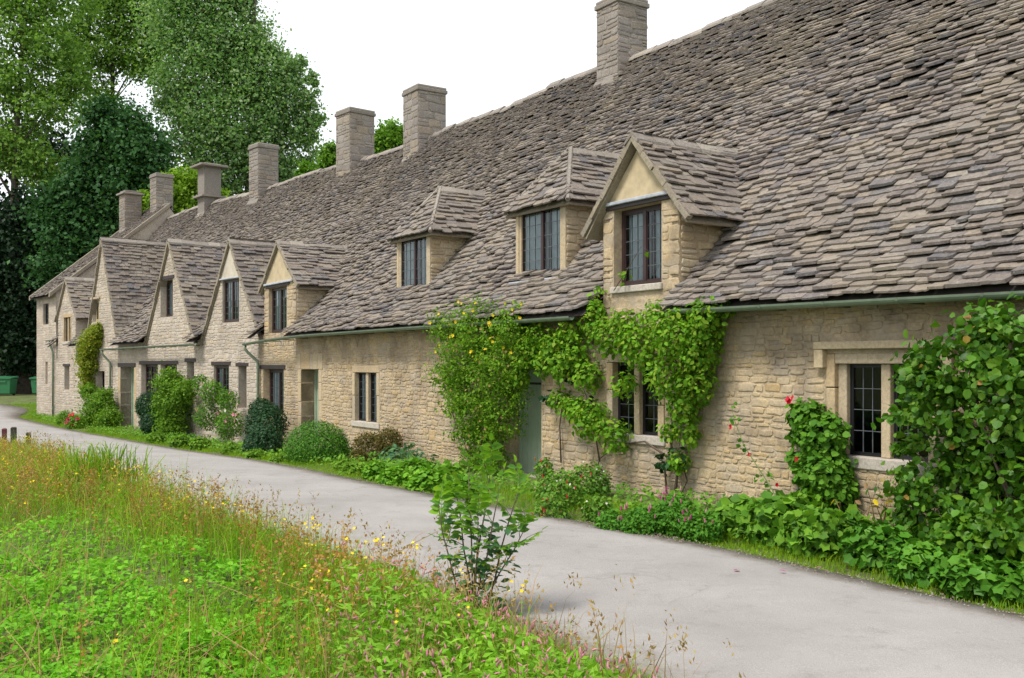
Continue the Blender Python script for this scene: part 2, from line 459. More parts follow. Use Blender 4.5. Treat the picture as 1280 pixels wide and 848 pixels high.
STONES = [stone_variant(_r) for _ in range(24)]
def ridge_variant(r):
    j = lambda a: r.uniform(-a, a)
    prof = [(-1, -.75), (-.95, -.5), (-.12, .12), (.12, .12), (.95, -.5), (1, -.75), (0, -.12)]
    v = []
    for x in (-.5, .5):
        v += [(x + j(.02), y, z + j(.06)) for y, z in prof]
    n = 7
    f = [(i, (i + 1) % n, n + (i + 1) % n, n + i) for i in range(n)] + [tuple(range(n))[::-1], tuple(range(n, 2 * n))]
    return v, f
RIDGES = [ridge_variant(_r) for _ in range(8)]

def lay_tiles(pc, surf, smax, spans, e0, e1, w0, w1, seed, th=(.018, .038), loose=1.3):
    """courses of slates, large at the eaves and small at the ridge. surf(a,s) -> point, A, S, Nn"""
    r = random.Random(seed)
    s = 0.0
    while s < smax - 0.03:
        f = s / smax
        e = e0 + (e1 - e0) * f
        wm = w0 + (w1 - w0) * f
        for a0, a1 in spans(min(s + e * .5, smax)):
            if a1 - a0 < 0.06: continue
            a = a0
            while a < a1 - 0.02:
                w = wm * r.choice((r.uniform(.5, .9), r.uniform(.8, 1.3), r.uniform(1.1, 1.75)))
                if a1 - (a + w) < wm * .45: w = a1 - a
                P, A, S, Nn = surf(a + w / 2, s)
                t = r.uniform(*th)
                Ln = min(e * 1.75, e + .12) * r.uniform(.97, 1.04)
                lift = t * 1.75 * r.uniform(.8, 1.5) + .004
                yaw = r.gauss(0, .014) * loose; roll = r.gauss(0, .02) * loose
                S2 = (S * Ln - Nn * lift).normalized()
                N2 = A.cross(S2); N2 = N2 if N2.dot(Nn) > 0 else -N2
                A2 = (A + S2 * yaw + N2 * roll).normalized()
                S2 = (S2 - A2 * yaw).normalized()
                o = P + Nn * lift + S * (r.gauss(0, .006) * loose)
                pc.put(o, A2 * (w * .988), S2 * Ln, N2 * t, r.randrange(len(TILES)), math.sqrt(w * e))
                a += w
        s += e

def lay_stones(pc, fr, t0, t1, z0, z1, spans, seed, hs=(.07, .15), ws=(.13, .42), proud=(.0005, .0075), d=0.0):
    """rubble courses on a wall face; spans(z0,z1) gives the stretches of a course that are clear of openings"""
    r = random.Random(seed)
    Xu = -fr.u; up = Vector((0, 0, 1)); out = -fr.n
    z = z0
    while z < z1 - .03:
        h = min(r.uniform(*hs), z1 - z)
        for s0, s1 in spans(z, z + h):
            if s1 - s0 < .04: continue
            t = s0
            while t < s1 - .001:
                w = r.uniform(*ws) * (1 + (h - hs[0]) * 2)
                if t + w > s1 - ws[0] * .5: w = s1 - t
                a, b = t, t + w
                n = 2 if (h > .12 and r.random() < .33 and w < .4) else 1   # two thin stones beside a thick one
                zz = z + r.gauss(0, .012)
                for q in range(n):
                    za, zb = zz + q * h / n, zz + (q + 1) * h / n
                    p = fr.w((a + b) / 2, d - .004, (za + zb) / 2)
                    g = r.uniform(.006, .03)
                    ang = r.gauss(0, .035)
                    X = (Xu * math.cos(ang) + up * math.sin(ang)); Y = (up * math.cos(ang) - Xu * math.sin(ang))
                    pc.put(p, X * max(b - a - g, .03), Y * max(zb - za - g, .02), out * (r.uniform(*proud) + .004), r.randrange(len(STONES)), math.sqrt((b - a) * (zb - za)))
                t += w
        z += h

def cut(spans, holes):
    for h0, h1 in holes:
        out = []
        for a, b in spans:
            if h1 <= a or h0 >= b: out.append((a, b)); continue
            if h0 > a: out.append((a, h0))
            if h1 < b: out.append((h1, b))
        spans = out
    return spans

# ------------------------------------------------------------------ the lie of the land
def smooth(x, a, b):
    s = min(max((x - a) / (b - a), 0), 1)
    return s * s * (3 - 2 * s)
def g0(Y):
    return -.45 * smooth(Y, 16, 30) + .45 * smooth(Y, 44, 60)
ROAD_R = [(9.8, -4), (7.6, 1.2), (5.6, 4.7), (3.85, 7.35), (2.2, 10.0), (.7, 11.95), (-2.65, 16.3), (-5.8, 21.3), (-10.4, 28.6), (-15.2, 34.6), (-21.2, 43.0), (-24.6, 50.0), (-33, 55.5), (-52, 60)]
ROAD_L = [(5.2, -5), (3.4, .5), (1.9, 3.4), (.62, 6.0), (-.75, 8.35), (-2.3, 10.3), (-5.5, 14.5), (-8.9, 19.8), (-14.2, 28.3), (-19.5, 34.5), (-27, 40.5), (-36, 45.5), (-46, 49), (-64, 52)]
def resample(pl, k):
    P = [Vector(p) for p in pl]; out = []
    for i in range(len(P) - 1):
        p0, p1, p2, p3 = P[max(i - 1, 0)], P[i], P[i + 1], P[min(i + 2, len(P) - 1)]
        for q in range(k):
            t = q / k
            out.append(.5 * ((2 * p1) + (p2 - p0) * t + (2 * p0 - 5 * p1 + 4 * p2 - p3) * t * t + (3 * p1 - p0 - 3 * p2 + p3) * t ** 3))
    out.append(P[-1])
    return out
RR, RL = resample(ROAD_R, 10), resample(ROAD_L, 10)
POLY = np.array([(p.x, p.y) for p in RR] + [(p.x, p.y) for p in reversed(RL)])
def in_road(X, Y):
    X = np.asarray(X, float); Y = np.asarray(Y, float)
    c = np.zeros(X.shape, bool)
    x0, y0 = POLY[:, 0], POLY[:, 1]; x1, y1 = np.roll(x0, -1), np.roll(y0, -1)
    for a, b, p, q in zip(x0, y0, x1, y1):
        if b == q: continue
        hit = ((b > Y) != (q > Y)) & (X < (p - a) * (Y - b) / (q - b) + a)
        c ^= hit
    return c
def edge_dist(X, Y, pl):
    X = np.asarray(X, float); Y = np.asarray(Y, float)
    best = np.full(X.shape, 1e9)
    for a, b in zip(pl[:-1], pl[1:]):
        ex, ey = b.x - a.x, b.y - a.y
        s = np.clip(((X - a.x) * ex + (Y - a.y) * ey) / (ex * ex + ey * ey + 1e-9), 0, 1)
        best = np.minimum(best, np.hypot(X - a.x - s * ex, Y - a.y - s * ey))
    return best
def sst(x, a, b):
    s = np.clip((x - a) / (b - a), 0, 1)
    return s * s * (3 - 2 * s)
def is_left(X, Y):
    """on the meadow side of the lane"""
    lx = np.interp(Y, [p.y for p in RL], [p.x for p in RL])
    return X < lx
def ground_z(X, Y):
    X = np.asarray(X, float); Y = np.asarray(Y, float)
    z = -.45 * sst(Y, 16, 30) + .45 * sst(Y, 44, 60)
    left = is_left(X, Y) & (Y < 45)
    dl = edge_dist(X, Y, RL)
    z = z + np.where(left, -.22 * sst(dl, .3, 3.0) + .05 * np.sin(X * 1.7) * np.cos(Y * 1.3) * sst(dl, .2, 1.5), 0)
    z = z + 13 * sst(Y - .35 * (X + 30), 72, 140) * sst(-X, 5, 40)
    z = z + .02 * np.sin(X * 3.1 + Y) * np.cos(Y * 2.3)
    return z

# ------------------------------------------------------------------ ground and lane
def build_ground():
    xs = np.unique(np.concatenate([np.linspace(-400, -60, 35), np.arange(-60, -16, .8), np.arange(-16, 12, .35), np.arange(12, 30, 1.5), np.linspace(30, 400, 30)]))
    ys = np.unique(np.concatenate([np.linspace(-200, -8, 20), np.arange(-8, 24, .35), np.arange(24, 70, .8), np.linspace(70, 600, 60)]))
    X, Y = np.meshgrid(xs, ys)
    Z = ground_z(X, Y)
    # the bed of the lane lies below its surface
    bed = in_road(X, Y) & (edge_dist(X, Y, RR) > .5) & (edge_dist(X, Y, RL) > .5)
    Z = np.where(bed, Z - .16, Z)
    V = np.stack([X, Y, Z], -1).reshape(-1, 3)
    nx, ny = len(xs), len(ys)
    i = np.arange(nx * ny).reshape(ny, nx)
    F = np.stack([i[:-1, :-1], i[:-1, 1:], i[1:, 1:], i[1:, :-1]], -1).reshape(-1, 4)
    me = mesh_np('ground', V, [F])
    me.polygons.foreach_set('use_smooth', [True] * len(me.polygons))
    o = link('ground', me, None, M['ground']); o['kind'] = 'structure'

    rr = random.Random(5)
    V, F, US = [], [], []
    k = 12
    for i, (a, b) in enumerate(zip(RR, RL)):
        ja, jb = rr.uniform(-.05, .05), rr.uniform(-.05, .05)
        for q in range(k + 1):
            f = q / k if q in (0, k) else .008 + .984 * (q - 1) / (k - 2)
            p = a.lerp(b, f)
            if q == 0: p = a + (a - b).normalized() * ja
            if q == k: p = b + (b - a).normalized() * jb
            z = g0(p.y) + .035 + .05 * (1 - (2 * f - 1) ** 2) - (.15 if q in (0, k) else 0)
            V.append((p.x, p.y, z)); US.append(f)
    for i in range(len(RR) - 1):
        for q in range(k):
            F.append((i * (k + 1) + q, i * (k + 1) + q + 1, (i + 1) * (k + 1) + q + 1, (i + 1) * (k + 1) + q))
    me = mesh_from('lane', V, F)
    me.polygons.foreach_set('use_smooth', [True] * len(me.polygons))
    lay = me.uv_layers.new(name='UVMap')
    for lp in me.loops:
        lay.data[lp.index].uv = (US[lp.vertex_index], (lp.vertex_index // (k + 1)) * .1)
    o = link('lane', me, None, M['road']); o['kind'] = 'structure'
build_ground()

# ------------------------------------------------------------------ the row of cottages
A = Fr((2.92, 12.99), 33.5)
TJ = 18.3
Bp = A.w(TJ, 0, 0)
B = Fr((Bp.x, Bp.y), 40.0)
RIDGE_D, RIDGE_Z = 5.0, 8.75

# roof profile: bell-cast at the eaves, 50 degrees above
PROF = [(-.40, 2.635), (-.05, 2.91), (.3, 3.2), (.65, 3.52), (1.1, 4.05), (RIDGE_D, RIDGE_Z)]
def prof_factory(prof):
    cum = [0]
    for (a, b), (c, d) in zip(prof[:-1], prof[1:]): cum.append(cum[-1] + math.hypot(c - a, d - b))
    def at(s):
        s = min(max(s, 0), cum[-1])
        for i in range(len(cum) - 1):
            if s <= cum[i + 1] or i == len(cum) - 2:
                f = (s - cum[i]) / (cum[i + 1] - cum[i])
                (a, b), (c, d) = prof[i], prof[i + 1]
                L_ = math.hypot(c - a, d - b)
                return a + (c - a) * f, b + (d - b) * f, (c - a) / L_, (d - b) / L_
    return at, cum[-1]
def z_at_d(prof, d):
    for (a, b), (c, e) in zip(prof[:-1], prof[1:]):
        if d <= c: return b + (e - b) * (d - a) / (c - a)
    return prof[-1][1]
def d_at_z(prof, z):
    for (a, b), (c, e) in zip(prof[:-1], prof[1:]):
        if z <= e: return a + (c - a) * (z - b) / (e - b)
    return prof[-1][0]
def sag(fr, t, s):
    p = fr.w(t, s, 0)
    return 0.085 * noise.noise(Vector((p.x * .33, p.y * .33, s * .5))) + .018 * noise.noise(Vector((p.x * 1.3, p.y * 1.3, s * 1.6)))

class House:
    def __init__(self, fr, t0, t1, label, prof=PROF, stone='stone'):
        self.mortar = 'mortar' if stone == 'stone' else 'pale_mortar'
        self.fr, self.t0, self.t1, self.prof = fr, t0, t1, prof
        tm = (max(t0, -4) + t1) / 2
        p = fr.w(tm, 0, g0(fr.w(tm, 0, 0).y))
        self.root = thing('stone_cottage', label, 'cottage', p, 'cottages joined in one row')
        self.holes = []            # wall openings (t0,t1,z0,z1)
        self.tops = []             # parts of the wall that rise above the eaves: list of polylines
        self.skip = []             # dressed stonework that takes the place of rubble
        self.gaps = []             # stretches where a dormer stands on the wall and the eaves stop
        self.cuts = []             # functions z -> (ta,tb) or None: where dormers stand in the roof
        self.tiles = Pieces(TILES, M['tile'])
        self.stones = Pieces(STONES, M[stone])
        self.ridges = Pieces(RIDGES, M['ridge'])
        self.seed = int(abs(t0) * 13 + fr.P.x * 7) % 1000
        self.k0 = self.k1 = 0.0     # how the roof widens away from the wall at the bend in the row
        self.roof = None

    # --- roof
    def main_roof(self, e0=.134, e1=.074, w0=.25, w1=.14):
        fr = self.fr; at, smax = prof_factory(self.prof)
        V, F = [], []
        ns = 14; nt = max(2, int((self.t1 - self.t0) / .7))
        for i in range(ns + 1):
            d, z, cd, cz = at(smax * i / ns)
            ta, tb = self.t0 + self.k0 * max(d, 0), self.t1 + self.k1 * max(d, 0)
            for k in range(nt + 1):
                t = ta + (tb - ta) * k / nt
                o_ = sag(fr, t, smax * i / ns) - .05
                V.append(fr.w(t, d - cz * o_, z + cd * o_))
        for i in range(ns):
            for k in range(nt):
                a = i * (nt + 1) + k
                if i < 3: continue
                F.append((a, a + 1, a + nt + 2, a + nt + 1))
        # the eaves strip, left out where a dormer stands on the wall
        d3, z3, _, _ = at(smax * 3 / ns)
        pts = sorted({self.t0, self.t1, *[g for q in self.gaps for g in q]})
        for a_, b_ in zip(pts[:-1], pts[1:]):
            if any(q[0] - 1e-4 <= a_ and b_ <= q[1] + 1e-4 for q in self.gaps): continue
            n_ = max(1, int((b_ - a_) / .7))
            for k in range(n_):
                ta, tb = a_ + (b_ - a_) * k / n_, a_ + (b_ - a_) * (k + 1) / n_
                q_ = len(V)
                for i in range(4):
                    d, z, cd, cz = at(smax * i / ns)
                    for t in (ta, tb):
                        o_ = sag(fr, t, smax * i / ns) - .05
                        V.append(fr.w(t, d - cz * o_, z + cd * o_))
                for i in range(3):
                    F.append((q_ + 2 * i, q_ + 2 * i + 1, q_ + 2 * i + 3, q_ + 2 * i + 2))
        # the back slope of the roof
        dm = self.prof[-1][0]; k = len(V)
        V += [fr.w(self.t0 + self.k0 * dm, dm, self.prof[-1][1] - .04), fr.w(self.t1 + self.k1 * dm, dm, self.prof[-1][1] - .04), fr.w(self.t1 + self.k1 * dm * 2.1, dm * 2 + .3, 2.6), fr.w(self.t0 + self.k0 * dm * 2.1, dm * 2 + .3, 2.6)]
        F.append((k, k + 1, k + 2, k + 3))
        self.roof = link('roof', mesh_from('roof', V, F), self.root, M['deck'])

        def surf(a, s):
            d, z, cd, cz = at(s)
            o_ = sag(fr, a, s)
            return fr.w(a, d - cz * o_, z + cd * o_), -fr.u, fr.n * cd + Vector((0, 0, cz)), -fr.n * cz + Vector((0, 0, cd))
        def spans(s):
            d, z, _, _ = at(s)
            sp = [(self.t0 + self.k0 * max(d, 0) + .004, self.t1 + self.k1 * max(d, 0) - .004)]
            return cut(sp, [h for h in (c(d, z) for c in self.cuts) if h])
        lay_tiles(self.tiles, surf, smax - .06, spans, e0, e1, w0, w1, self.seed)
        # ridge stones
        r = random.Random(self.seed + 1)
        t = self.t0 + self.k0 * dm
        te = self.t1 + self.k1 * dm
        while t < te - .1:
            w = min(r.uniform(.42, .62), te - t)
            o_ = sag(fr, t + w / 2, smax)
            p = fr.w(t + w / 2, dm, self.prof[-1][1] + .075 + o_ + r.gauss(0, .012))
            self.ridges.put(p, -fr.u * (w * .985), fr.n * .17, Vector((0, 0, .2)), r.randrange(len(RIDGES)), .4)
            t += w

    # --- a small gabled roof whose ridge runs back into the main roof
    def gable_roof(self, tc, hw, ze, zr, df, oh=.075, eave_oh=.16, e=.14, w=.28, ridge=True, hip=None, name='dormer', parent=None, bell=.05):
        fr = self.fr
        slope = (zr - ze) / hw
        zl = ze - slope * eave_oh * .75
        he = hw + eave_oh
        deck = MB()
        for sg in (-1, 1):
            L_ = math.hypot(he, zr - zl)
            S = (fr.u * (-sg * he) + Vector((0, 0, zr - zl))) / L_
            Nn = (fr.u * (sg * (zr - zl)) + Vector((0, 0, he))) / L_
            f0 = df - oh
            def dfront(s, f0=f0):
                return f0 if hip is None else f0 + (hip - f0) * s / L_
            def dback(z): return max(d_at_z(self.prof, min(z, self.prof[-1][1])), f0) + .06
            def surf(a, s, sg=sg, S=S, Nn=Nn, L_=L_):
                b = bell * (1 - s / L_) ** 2 + .012 * noise.noise(Vector((a * 1.7, s * 1.7, tc)))
                return fr.w(tc + sg * he, a, zl) + S * s + Nn * b, fr.n, S, Nn
            def spans(s, L_=L_):
                z = zl + (zr - zl) * s / L_
                a = dfront(s); b = dback(z)
                return [(a, b)] if b - a > .08 else []
            lay_tiles(self.tiles, surf, L_ - .05, spans, e, e * .8, w, w * .75, self.seed + int(tc * 31) + sg, th=(.016, .032))
            # the slab beneath the slates, with its thickness showing at the verge
            a0, a1 = dfront(0) + .02, dback(zl); b0, b1 = dfront(L_) + .02, dback(zr)
            th = Nn * -.03
            q = [fr.w(tc + sg * he, a0, zl), fr.w(tc + sg * he, a1, zl), fr.w(tc, b1, zr), fr.w(tc, b0, zr)]
            q = [p - Nn * .012 for p in q]
            deck.hexa([p + th for p in q] + q)
        if hip is not None:
            # front slope of a hipped dormer
            f0 = df - oh
            S = fr.n * (hip - f0) + Vector((0, 0, zr - zl)); L_ = S.length; S = S / L_
            Nn = -fr.n * ((zr - zl) / L_) + Vector((0, 0, (hip - f0) / L_))
            def surf(a, s): return fr.w(a, f0, zl) + S * s + Nn * (.03 * (1 - s / L_) ** 2), -fr.u, S, Nn
            def spans(s):
                h = he * (1 - s / L_)
                return [(tc - h, tc + h)] if h > .06 else []
            lay_tiles(self.tiles, surf, L_ - .06, spans, e, e * .8, w * .8, w * .7, self.seed + int(tc * 17), th=(.016, .032))
            q = [fr.w(tc - he, f0 + .02, zl), fr.w(tc + he, f0 + .02, zl), fr.w(tc + .01, hip + .02, zr), fr.w(tc - .01, hip + .02, zr)]
            q = [p - Nn * .012 for p in q]
            deck.hexa([p - Nn * .035 for p in q] + q)
            vm = MB()
            for sg in (-1, 1):
                vm.tube([fr.w(tc + sg * he, f0, zl + .05), fr.w(tc, hip, zr + .06)], .045, 6)
            vm.build('hip_mortar', M['ridge'], parent or self.root)
        else:
            # bedded stone verges up the two rakes, in short uneven lengths
            vm = MB(); r = random.Random(int(tc * 100))
            for sg in (-1, 1):
                n = max(5, int(math.hypot(he, zr - zl) / .35))
                for i in range(n):
                    fa, fb = i / n, (i + 1) / n - .008
                    pa = fr.w(tc + sg * he * (1 - fa), 0, zl + (zr - zl) * fa); pb = fr.w(tc + sg * he * (1 - fb), 0, zl + (zr - zl) * fb)
                    ba = bell * (1 - fa) ** 2; bb = bell * (1 - fb) ** 2
                    L_ = math.hypot(he, zr - zl)
                    Nn = (fr.u * (sg * (zr - zl)) + Vector((0, 0, he))) / L_
                    j = r.uniform(-.015, .015)
                    x0 = fr.n * (df - oh - .025 + j); x1 = fr.n * (df - oh + .06)
                    lo, hi = -.035, .042 + j
                    vm.hexa([pa + x0 + Nn * (lo + ba), pb + x0 + Nn * (lo + bb), pb + x1 + Nn * (lo + bb), pa + x1 + Nn * (lo + ba),
                             pa + x0 + Nn * (hi + ba), pb + x0 + Nn * (hi + bb), pb + x1 + Nn * (hi + bb), pa + x1 + Nn * (hi + ba)])
            vm.build('verge', M['verge'], parent or self.root)
        deck.build(name + '_roof', M['verge'], parent or self.root)
        r = random.Random(int(tc * 77))
        d = (df - oh - .03) if hip is None else hip - .08
        de = d_at_z(self.prof, min(zr, self.prof[-1][1] - .05)) + .12
        while d < de - .05:
            wv = min(r.uniform(.36, .52), de - d)
            self.ridges.put(fr.w(tc, d + wv / 2, zr + .055 + r.gauss(0, .008)), fr.n * (wv * .985), -fr.u * .15, Vector((0, 0, .2)), r.randrange(len(RIDGES)), .35)
            d += wv
        # keep the main slates out of the dormer
        def c(dd, z):
            if hip is not None and dd < df + .05: return None
            if z > zr + .02: return None
            if hip is not None:
                if z < ze: return (tc - hw + .03, tc + hw - .03)
                h = he * (zr - z) / (zr - zl) - .05
                return (tc - h, tc + h) if h > 0 else None
            if z < zl: return (tc - hw - .02, tc + hw + .02)
            h = he * (zr - z) / (zr - zl) - .03
            return (tc - h, tc + h) if h > 0 else None
        self.cuts.append(c)
        if hip is None: self.gaps.append((max(self.t0, tc - hw), min(self.t1, tc + hw)))

    # --- walls
    def top(self, t):
        z = self.ztop
        for pl in self.tops:
            for (a, za), (b, zb) in zip(pl[:-1], pl[1:]):
                if a <= t <= b and b > a: z = max(z, za + (zb - za) * (t - a) / (b - a))
        return z
    def wall(self, ztop=2.72, ends=(), reveal=.42, mat=None):
        mat = mat or self.mortar
        self.ztop = ztop
        fr = self.fr; V, F = [], []
        def quad(*p):
            k = len(V); V.extend(p); F.append(tuple(range(k, k + len(p))))
        cuts = {self.t0, self.t1}
        for h in self.holes: cuts |= {h[0], h[1]}
        for pl in self.tops:
            for a, _ in pl: cuts.add(a)
        cs = sorted(c for c in cuts if self.t0 - 1e-6 <= c <= self.t1 + 1e-6)
        for a, b in zip(cs[:-1], cs[1:]):
            if b - a < 1e-5: continue
            m = (a + b) / 2
            za, zb = self.top(a + 1e-4), self.top(b - 1e-4)
            hs = sorted([h for h in self.holes if h[0] <= m <= h[1]], key=lambda h: h[2])
            lo = -1.2
            for h in hs:
                quad(fr.w(a, 0, lo), fr.w(b, 0, lo), fr.w(b, 0, h[2]), fr.w(a, 0, h[2])); lo = h[3]
            quad(fr.w(a, 0, lo), fr.w(b, 0, lo), fr.w(b, 0, zb), fr.w(a, 0, za))
        for h in self.holes:
            a, b, z0, z1 = h[:4]; r = h[4] if len(h) > 4 else reveal
            quad(fr.w(a, 0, z0), fr.w(a, r, z0), fr.w(a, r, z1), fr.w(a, 0, z1))
            quad(fr.w(b, r, z0), fr.w(b, 0, z0), fr.w(b, 0, z1), fr.w(b, r, z1))
            quad(fr.w(a, 0, z1), fr.w(a, r, z1), fr.w(b, r, z1), fr.w(b, 0, z1))
            quad(fr.w(a, r, z0), fr.w(a, 0, z0), fr.w(b, 0, z0), fr.w(b, r, z0))
        me = mesh_from('wall', V, F)
        self.wall_ob = link('wall', me, self.root, M[mat])
        dm, zr = self.prof[-1]
        for t in ends:
            e_ = [fr.w(t, 0, -1.2), fr.w(t, dm * 2, -1.2), fr.w(t, dm * 2, 2.7), fr.w(t, dm, zr - .08), fr.w(t, .65, z_at_d(self.prof, .65) - .08), fr.w(t, 0, z_at_d(self.prof, 0) - .06)]
            link('end_wall', mesh_from('end_wall', e_, [(0, 1, 2, 3, 4, 5)]), self.root, M[mat])
        k_ = self.k1 * dm * 2.1
        e_ = [fr.w(self.t0 + self.k0 * dm * 2.1, dm * 2, -1.2), fr.w(self.t1 + k_, dm * 2, -1.2), fr.w(self.t1 + k_, dm * 2, 2.75), fr.w(self.t0 + self.k0 * dm * 2.1, dm * 2, 2.75)]
        link('back_wall', mesh_from('back_wall', e_, [(0, 1, 2, 3)]), self.root, M[mat])
    def clad(self, t0=None, t1=None, z0=-.6, z1=None, hs=(.045, .12), ws=(.08, .29), proud=(.0005, .0075)):
        t0 = self.t0 if t0 is None else t0; t1 = self.t1 if t1 is None else t1
        zmax = z1 or self.ztop
        def spans(za, zb):
            sp = [(t0, t1)]
            zt = zb + .02
            if zt > self.ztop:                       # only where a gable carries the wall up
                sp = []
                for pl in self.tops:
                    xs = []
                    for (a, ha), (b, hb) in zip(pl[:-1], pl[1:]):
                        if (ha - zt) * (hb - zt) < 0: xs.append(a + (b - a) * (zt - ha) / (hb - ha))
                        elif ha >= zt and (a, ha) == pl[0]: xs.append(a)
                        if hb >= zt and (b, hb) == pl[-1]: xs.append(b)
                    if len(xs) >= 2: sp.append((max(min(xs), t0), min(max(xs), t1)))
            hs_ = [(h[0] - h[5], h[1] + h[5]) for h in self.holes if zb > h[2] - h[5] and za < h[3] + h[5]]
            hs_ += [(q[0], q[1]) for q in self.skip if zb > q[2] and za < q[3]]
            return cut(sp, hs_)
        lay_stones(self.stones, self.fr, t0, t1, z0, zmax, spans, self.seed, hs, ws, proud)

    # --- windows and doors
    def window(self, t0, t1, z0, z1, d, n=2, nx=3, nz=5, fw=.045, mat='frame', curtain=.6, mull=None, pane=True, sill=None, head=None, side=.0, stone=None, label=None, cames=True):
        """casement window; parts: frame (the window mesh), panes, lead cames, curtain, sill"""
        fr = self.fr; f = MB()
        dd = .05
        f.box(fr, t0, t0 + fw, d, d + dd, z0, z1); f.box(fr, t1 - fw, t1, d, d + dd, z0, z1)
        f.box(fr, t0 + fw, t1 - fw, d, d + dd, z0, z0 + fw); f.box(fr, t0 + fw, t1 - fw, d, d + dd, z1 - fw, z1)
        w = (t1 - t0 - 2 * fw)
        mw = mull if mull is not None else fw * 1.1
        lw = (w - mw * (n - 1)) / n
        lights = []
        for i in range(n):
            a = t0 + fw + i * (lw + mw); lights.append((a, a + lw))
            if i < n - 1: f.box(fr, a + lw, a + lw + mw, d - .004, d + dd + .004, z0 + fw, z1 - fw)
        win = f.build('window', M[mat], self.root)
        if label: win['label'] = label
        r = random.Random(int(t0 * 91))
        cm = MB(); sash = MB()
        pm = mesh_from('pane', [(-.5, 0, -.5), (.5, 0, -.5), (.5, 0, .5), (-.5, 0, .5)], [(0, 1, 2, 3)]); pm.materials.append(M['glass'])
        for a, b in lights:
            s = .018 if stone is None else .022
            sash.box(fr, a, a + s, d + .008, d + .04, z0 + fw, z1 - fw); sash.box(fr, b - s, b, d + .008, d + .04, z0 + fw, z1 - fw)
            sash.box(fr, a + s, b - s, d + .008, d + .04, z0 + fw, z0 + fw + s); sash.box(fr, a + s, b - s, d + .008, d + .04, z1 - fw - s, z1 - fw)
            a2, b2, c2, e2 = a + s, b - s, z0 + fw + s, z1 - fw - s
            for i in range(nx):
                for k in range(nz):
                    pa, pb = a2 + (b2 - a2) * i / nx, a2 + (b2 - a2) * (i + 1) / nx
                    qa, qb = c2 + (e2 - c2) * k / nz, c2 + (e2 - c2) * (k + 1) / nz
                    o = link('pane', pm, win)
                    X = (-fr.u + fr.n * r.gauss(0, .02)).normalized(); Z = (Vector((0, 0, 1)) + fr.n * r.gauss(0, .02)).normalized()
                    c = fr.w((pa + pb) / 2, d + .025, (qa + qb) / 2)
                    m = Matrix.Identity(4)
                    for q in range(3):
                        m[q][0] = X[q] * (pb - pa); m[q][1] = fr.n[q]; m[q][2] = Z[q] * (qb - qa); m[q][3] = c[q]
                    o.matrix_basis = m
            for i in range(1, nx):
                x = a2 + (b2 - a2) * i / nx; cm.box(fr, x - .004, x + .004, d + .016, d + .034, c2, e2)
            for k in range(1, nz):
                x = c2 + (e2 - c2) * k / nz; cm.box(fr, a2, b2, d + .017, d + .033, x - .004, x + .004)
        sash.build('casement', M['iron' if stone else mat], win)
        cm.build('lead_came', M['came'], win)
        if curtain:
            V, F = [], []
            k = 28
            for i in range(k + 1):
                t = t0 + fw + (t1 - t0 - 2 * fw) * i / k
                o = .016 * math.sin(i * 1.9) + .01 * math.sin(i * .7 + t0)
                V += [fr.w(t, d + .085 + o, z0 + .02), fr.w(t, d + .085 + o, z0 + (z1 - z0) * (.98 if curtain >= .6 else curtain))]
            gap = int(k * .5)
            for i in range(k):
                if curtain < 1 and abs(i - k * .36) < k * .05: continue
                F.append((2 * i, 2 * i + 2, 2 * i + 3, 2 * i + 1))
            link('curtain', mesh_from('curtain', V, F), win, M['curtain'])
        # room box behind, its dimness painted in as near-black
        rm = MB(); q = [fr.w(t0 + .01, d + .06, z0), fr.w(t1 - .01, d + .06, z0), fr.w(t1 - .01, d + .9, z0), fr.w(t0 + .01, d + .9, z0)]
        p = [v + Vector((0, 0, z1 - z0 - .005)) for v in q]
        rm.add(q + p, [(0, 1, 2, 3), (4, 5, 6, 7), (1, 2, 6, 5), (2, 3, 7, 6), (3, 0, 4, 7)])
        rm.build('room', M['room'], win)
        return win
    def bar(self, name, mat, t0, t1, d0, d1, z0, z1, parent=None):
        m = MB(); m.box(self.fr, t0, t1, d0, d1, z0, z1)
        o = m.build(name, M[mat], parent or self.root)
        bv = o.modifiers.new('bevel', 'BEVEL'); bv.width = .012; bv.segments = 2
        return o
    def blocks(self, name, mat, t0, t1, z0, z1, d0, d1, n, vertical=True):
        """a jamb or an arch built of n dressed blocks, each a part"""
        r = random.Random(int(t0 * 57 + z0 * 11))
        cutp = [0] + sorted((i + r.uniform(-.22, .22)) / n for i in range(1, n)) + [1]
        for a, b in zip(cutp[:-1], cutp[1:]):
            j = r.uniform(-.006, .006)
            if vertical: self.bar(name, mat, t0, t1, d0 + j, d1, z0 + (z1 - z0) * a + .004, z0 + (z1 - z0) * b - .004)
            else: self.bar(name, mat, t0 + (t1 - t0) * a + .004, t0 + (t1 - t0) * b - .004, d0 + j, d1, z0, z1)
    def door(self, t0, t1, z0, z1, d, planks=5, slot=True):
        fr = self.fr
        f = MB()
        f.box(fr, t0, t0 + .07, d - .03, d + .06, z0, z1); f.box(fr, t1 - .07, t1, d - .03, d + .06, z0, z1); f.box(fr, t0 + .07, t1 - .07, d - .03, d + .06, z1 - .08, z1)
        dr = f.build('door', M['sage'], self.root)
        w = (t1 - t0 - .14) / planks
        for i in range(planks):
            m = MB(); a = t0 + .07 + i * w
            m.box(fr, a + .003, a + w - .003, d + .004 * (i % 2), d + .045, z0, z1 - (.085 if not slot else .30))
            o = m.build('plank', M['sage'], dr)
            bv = o.modifiers.new('bevel', 'BEVEL'); bv.width = .005; bv.segments = 2
        if slot:
            m = MB(); m.box(fr, t0 + .07, t1 - .07, d + .012, d + .03, z1 - .30, z1 - .26); m.build('slot', M['iron'], dr)
            m = MB(); m.box(fr, t0 + .07, t1 - .07, d + .002, d + .05, z1 - .26, z1 - .08); m.build('rail', M['sage'], dr)
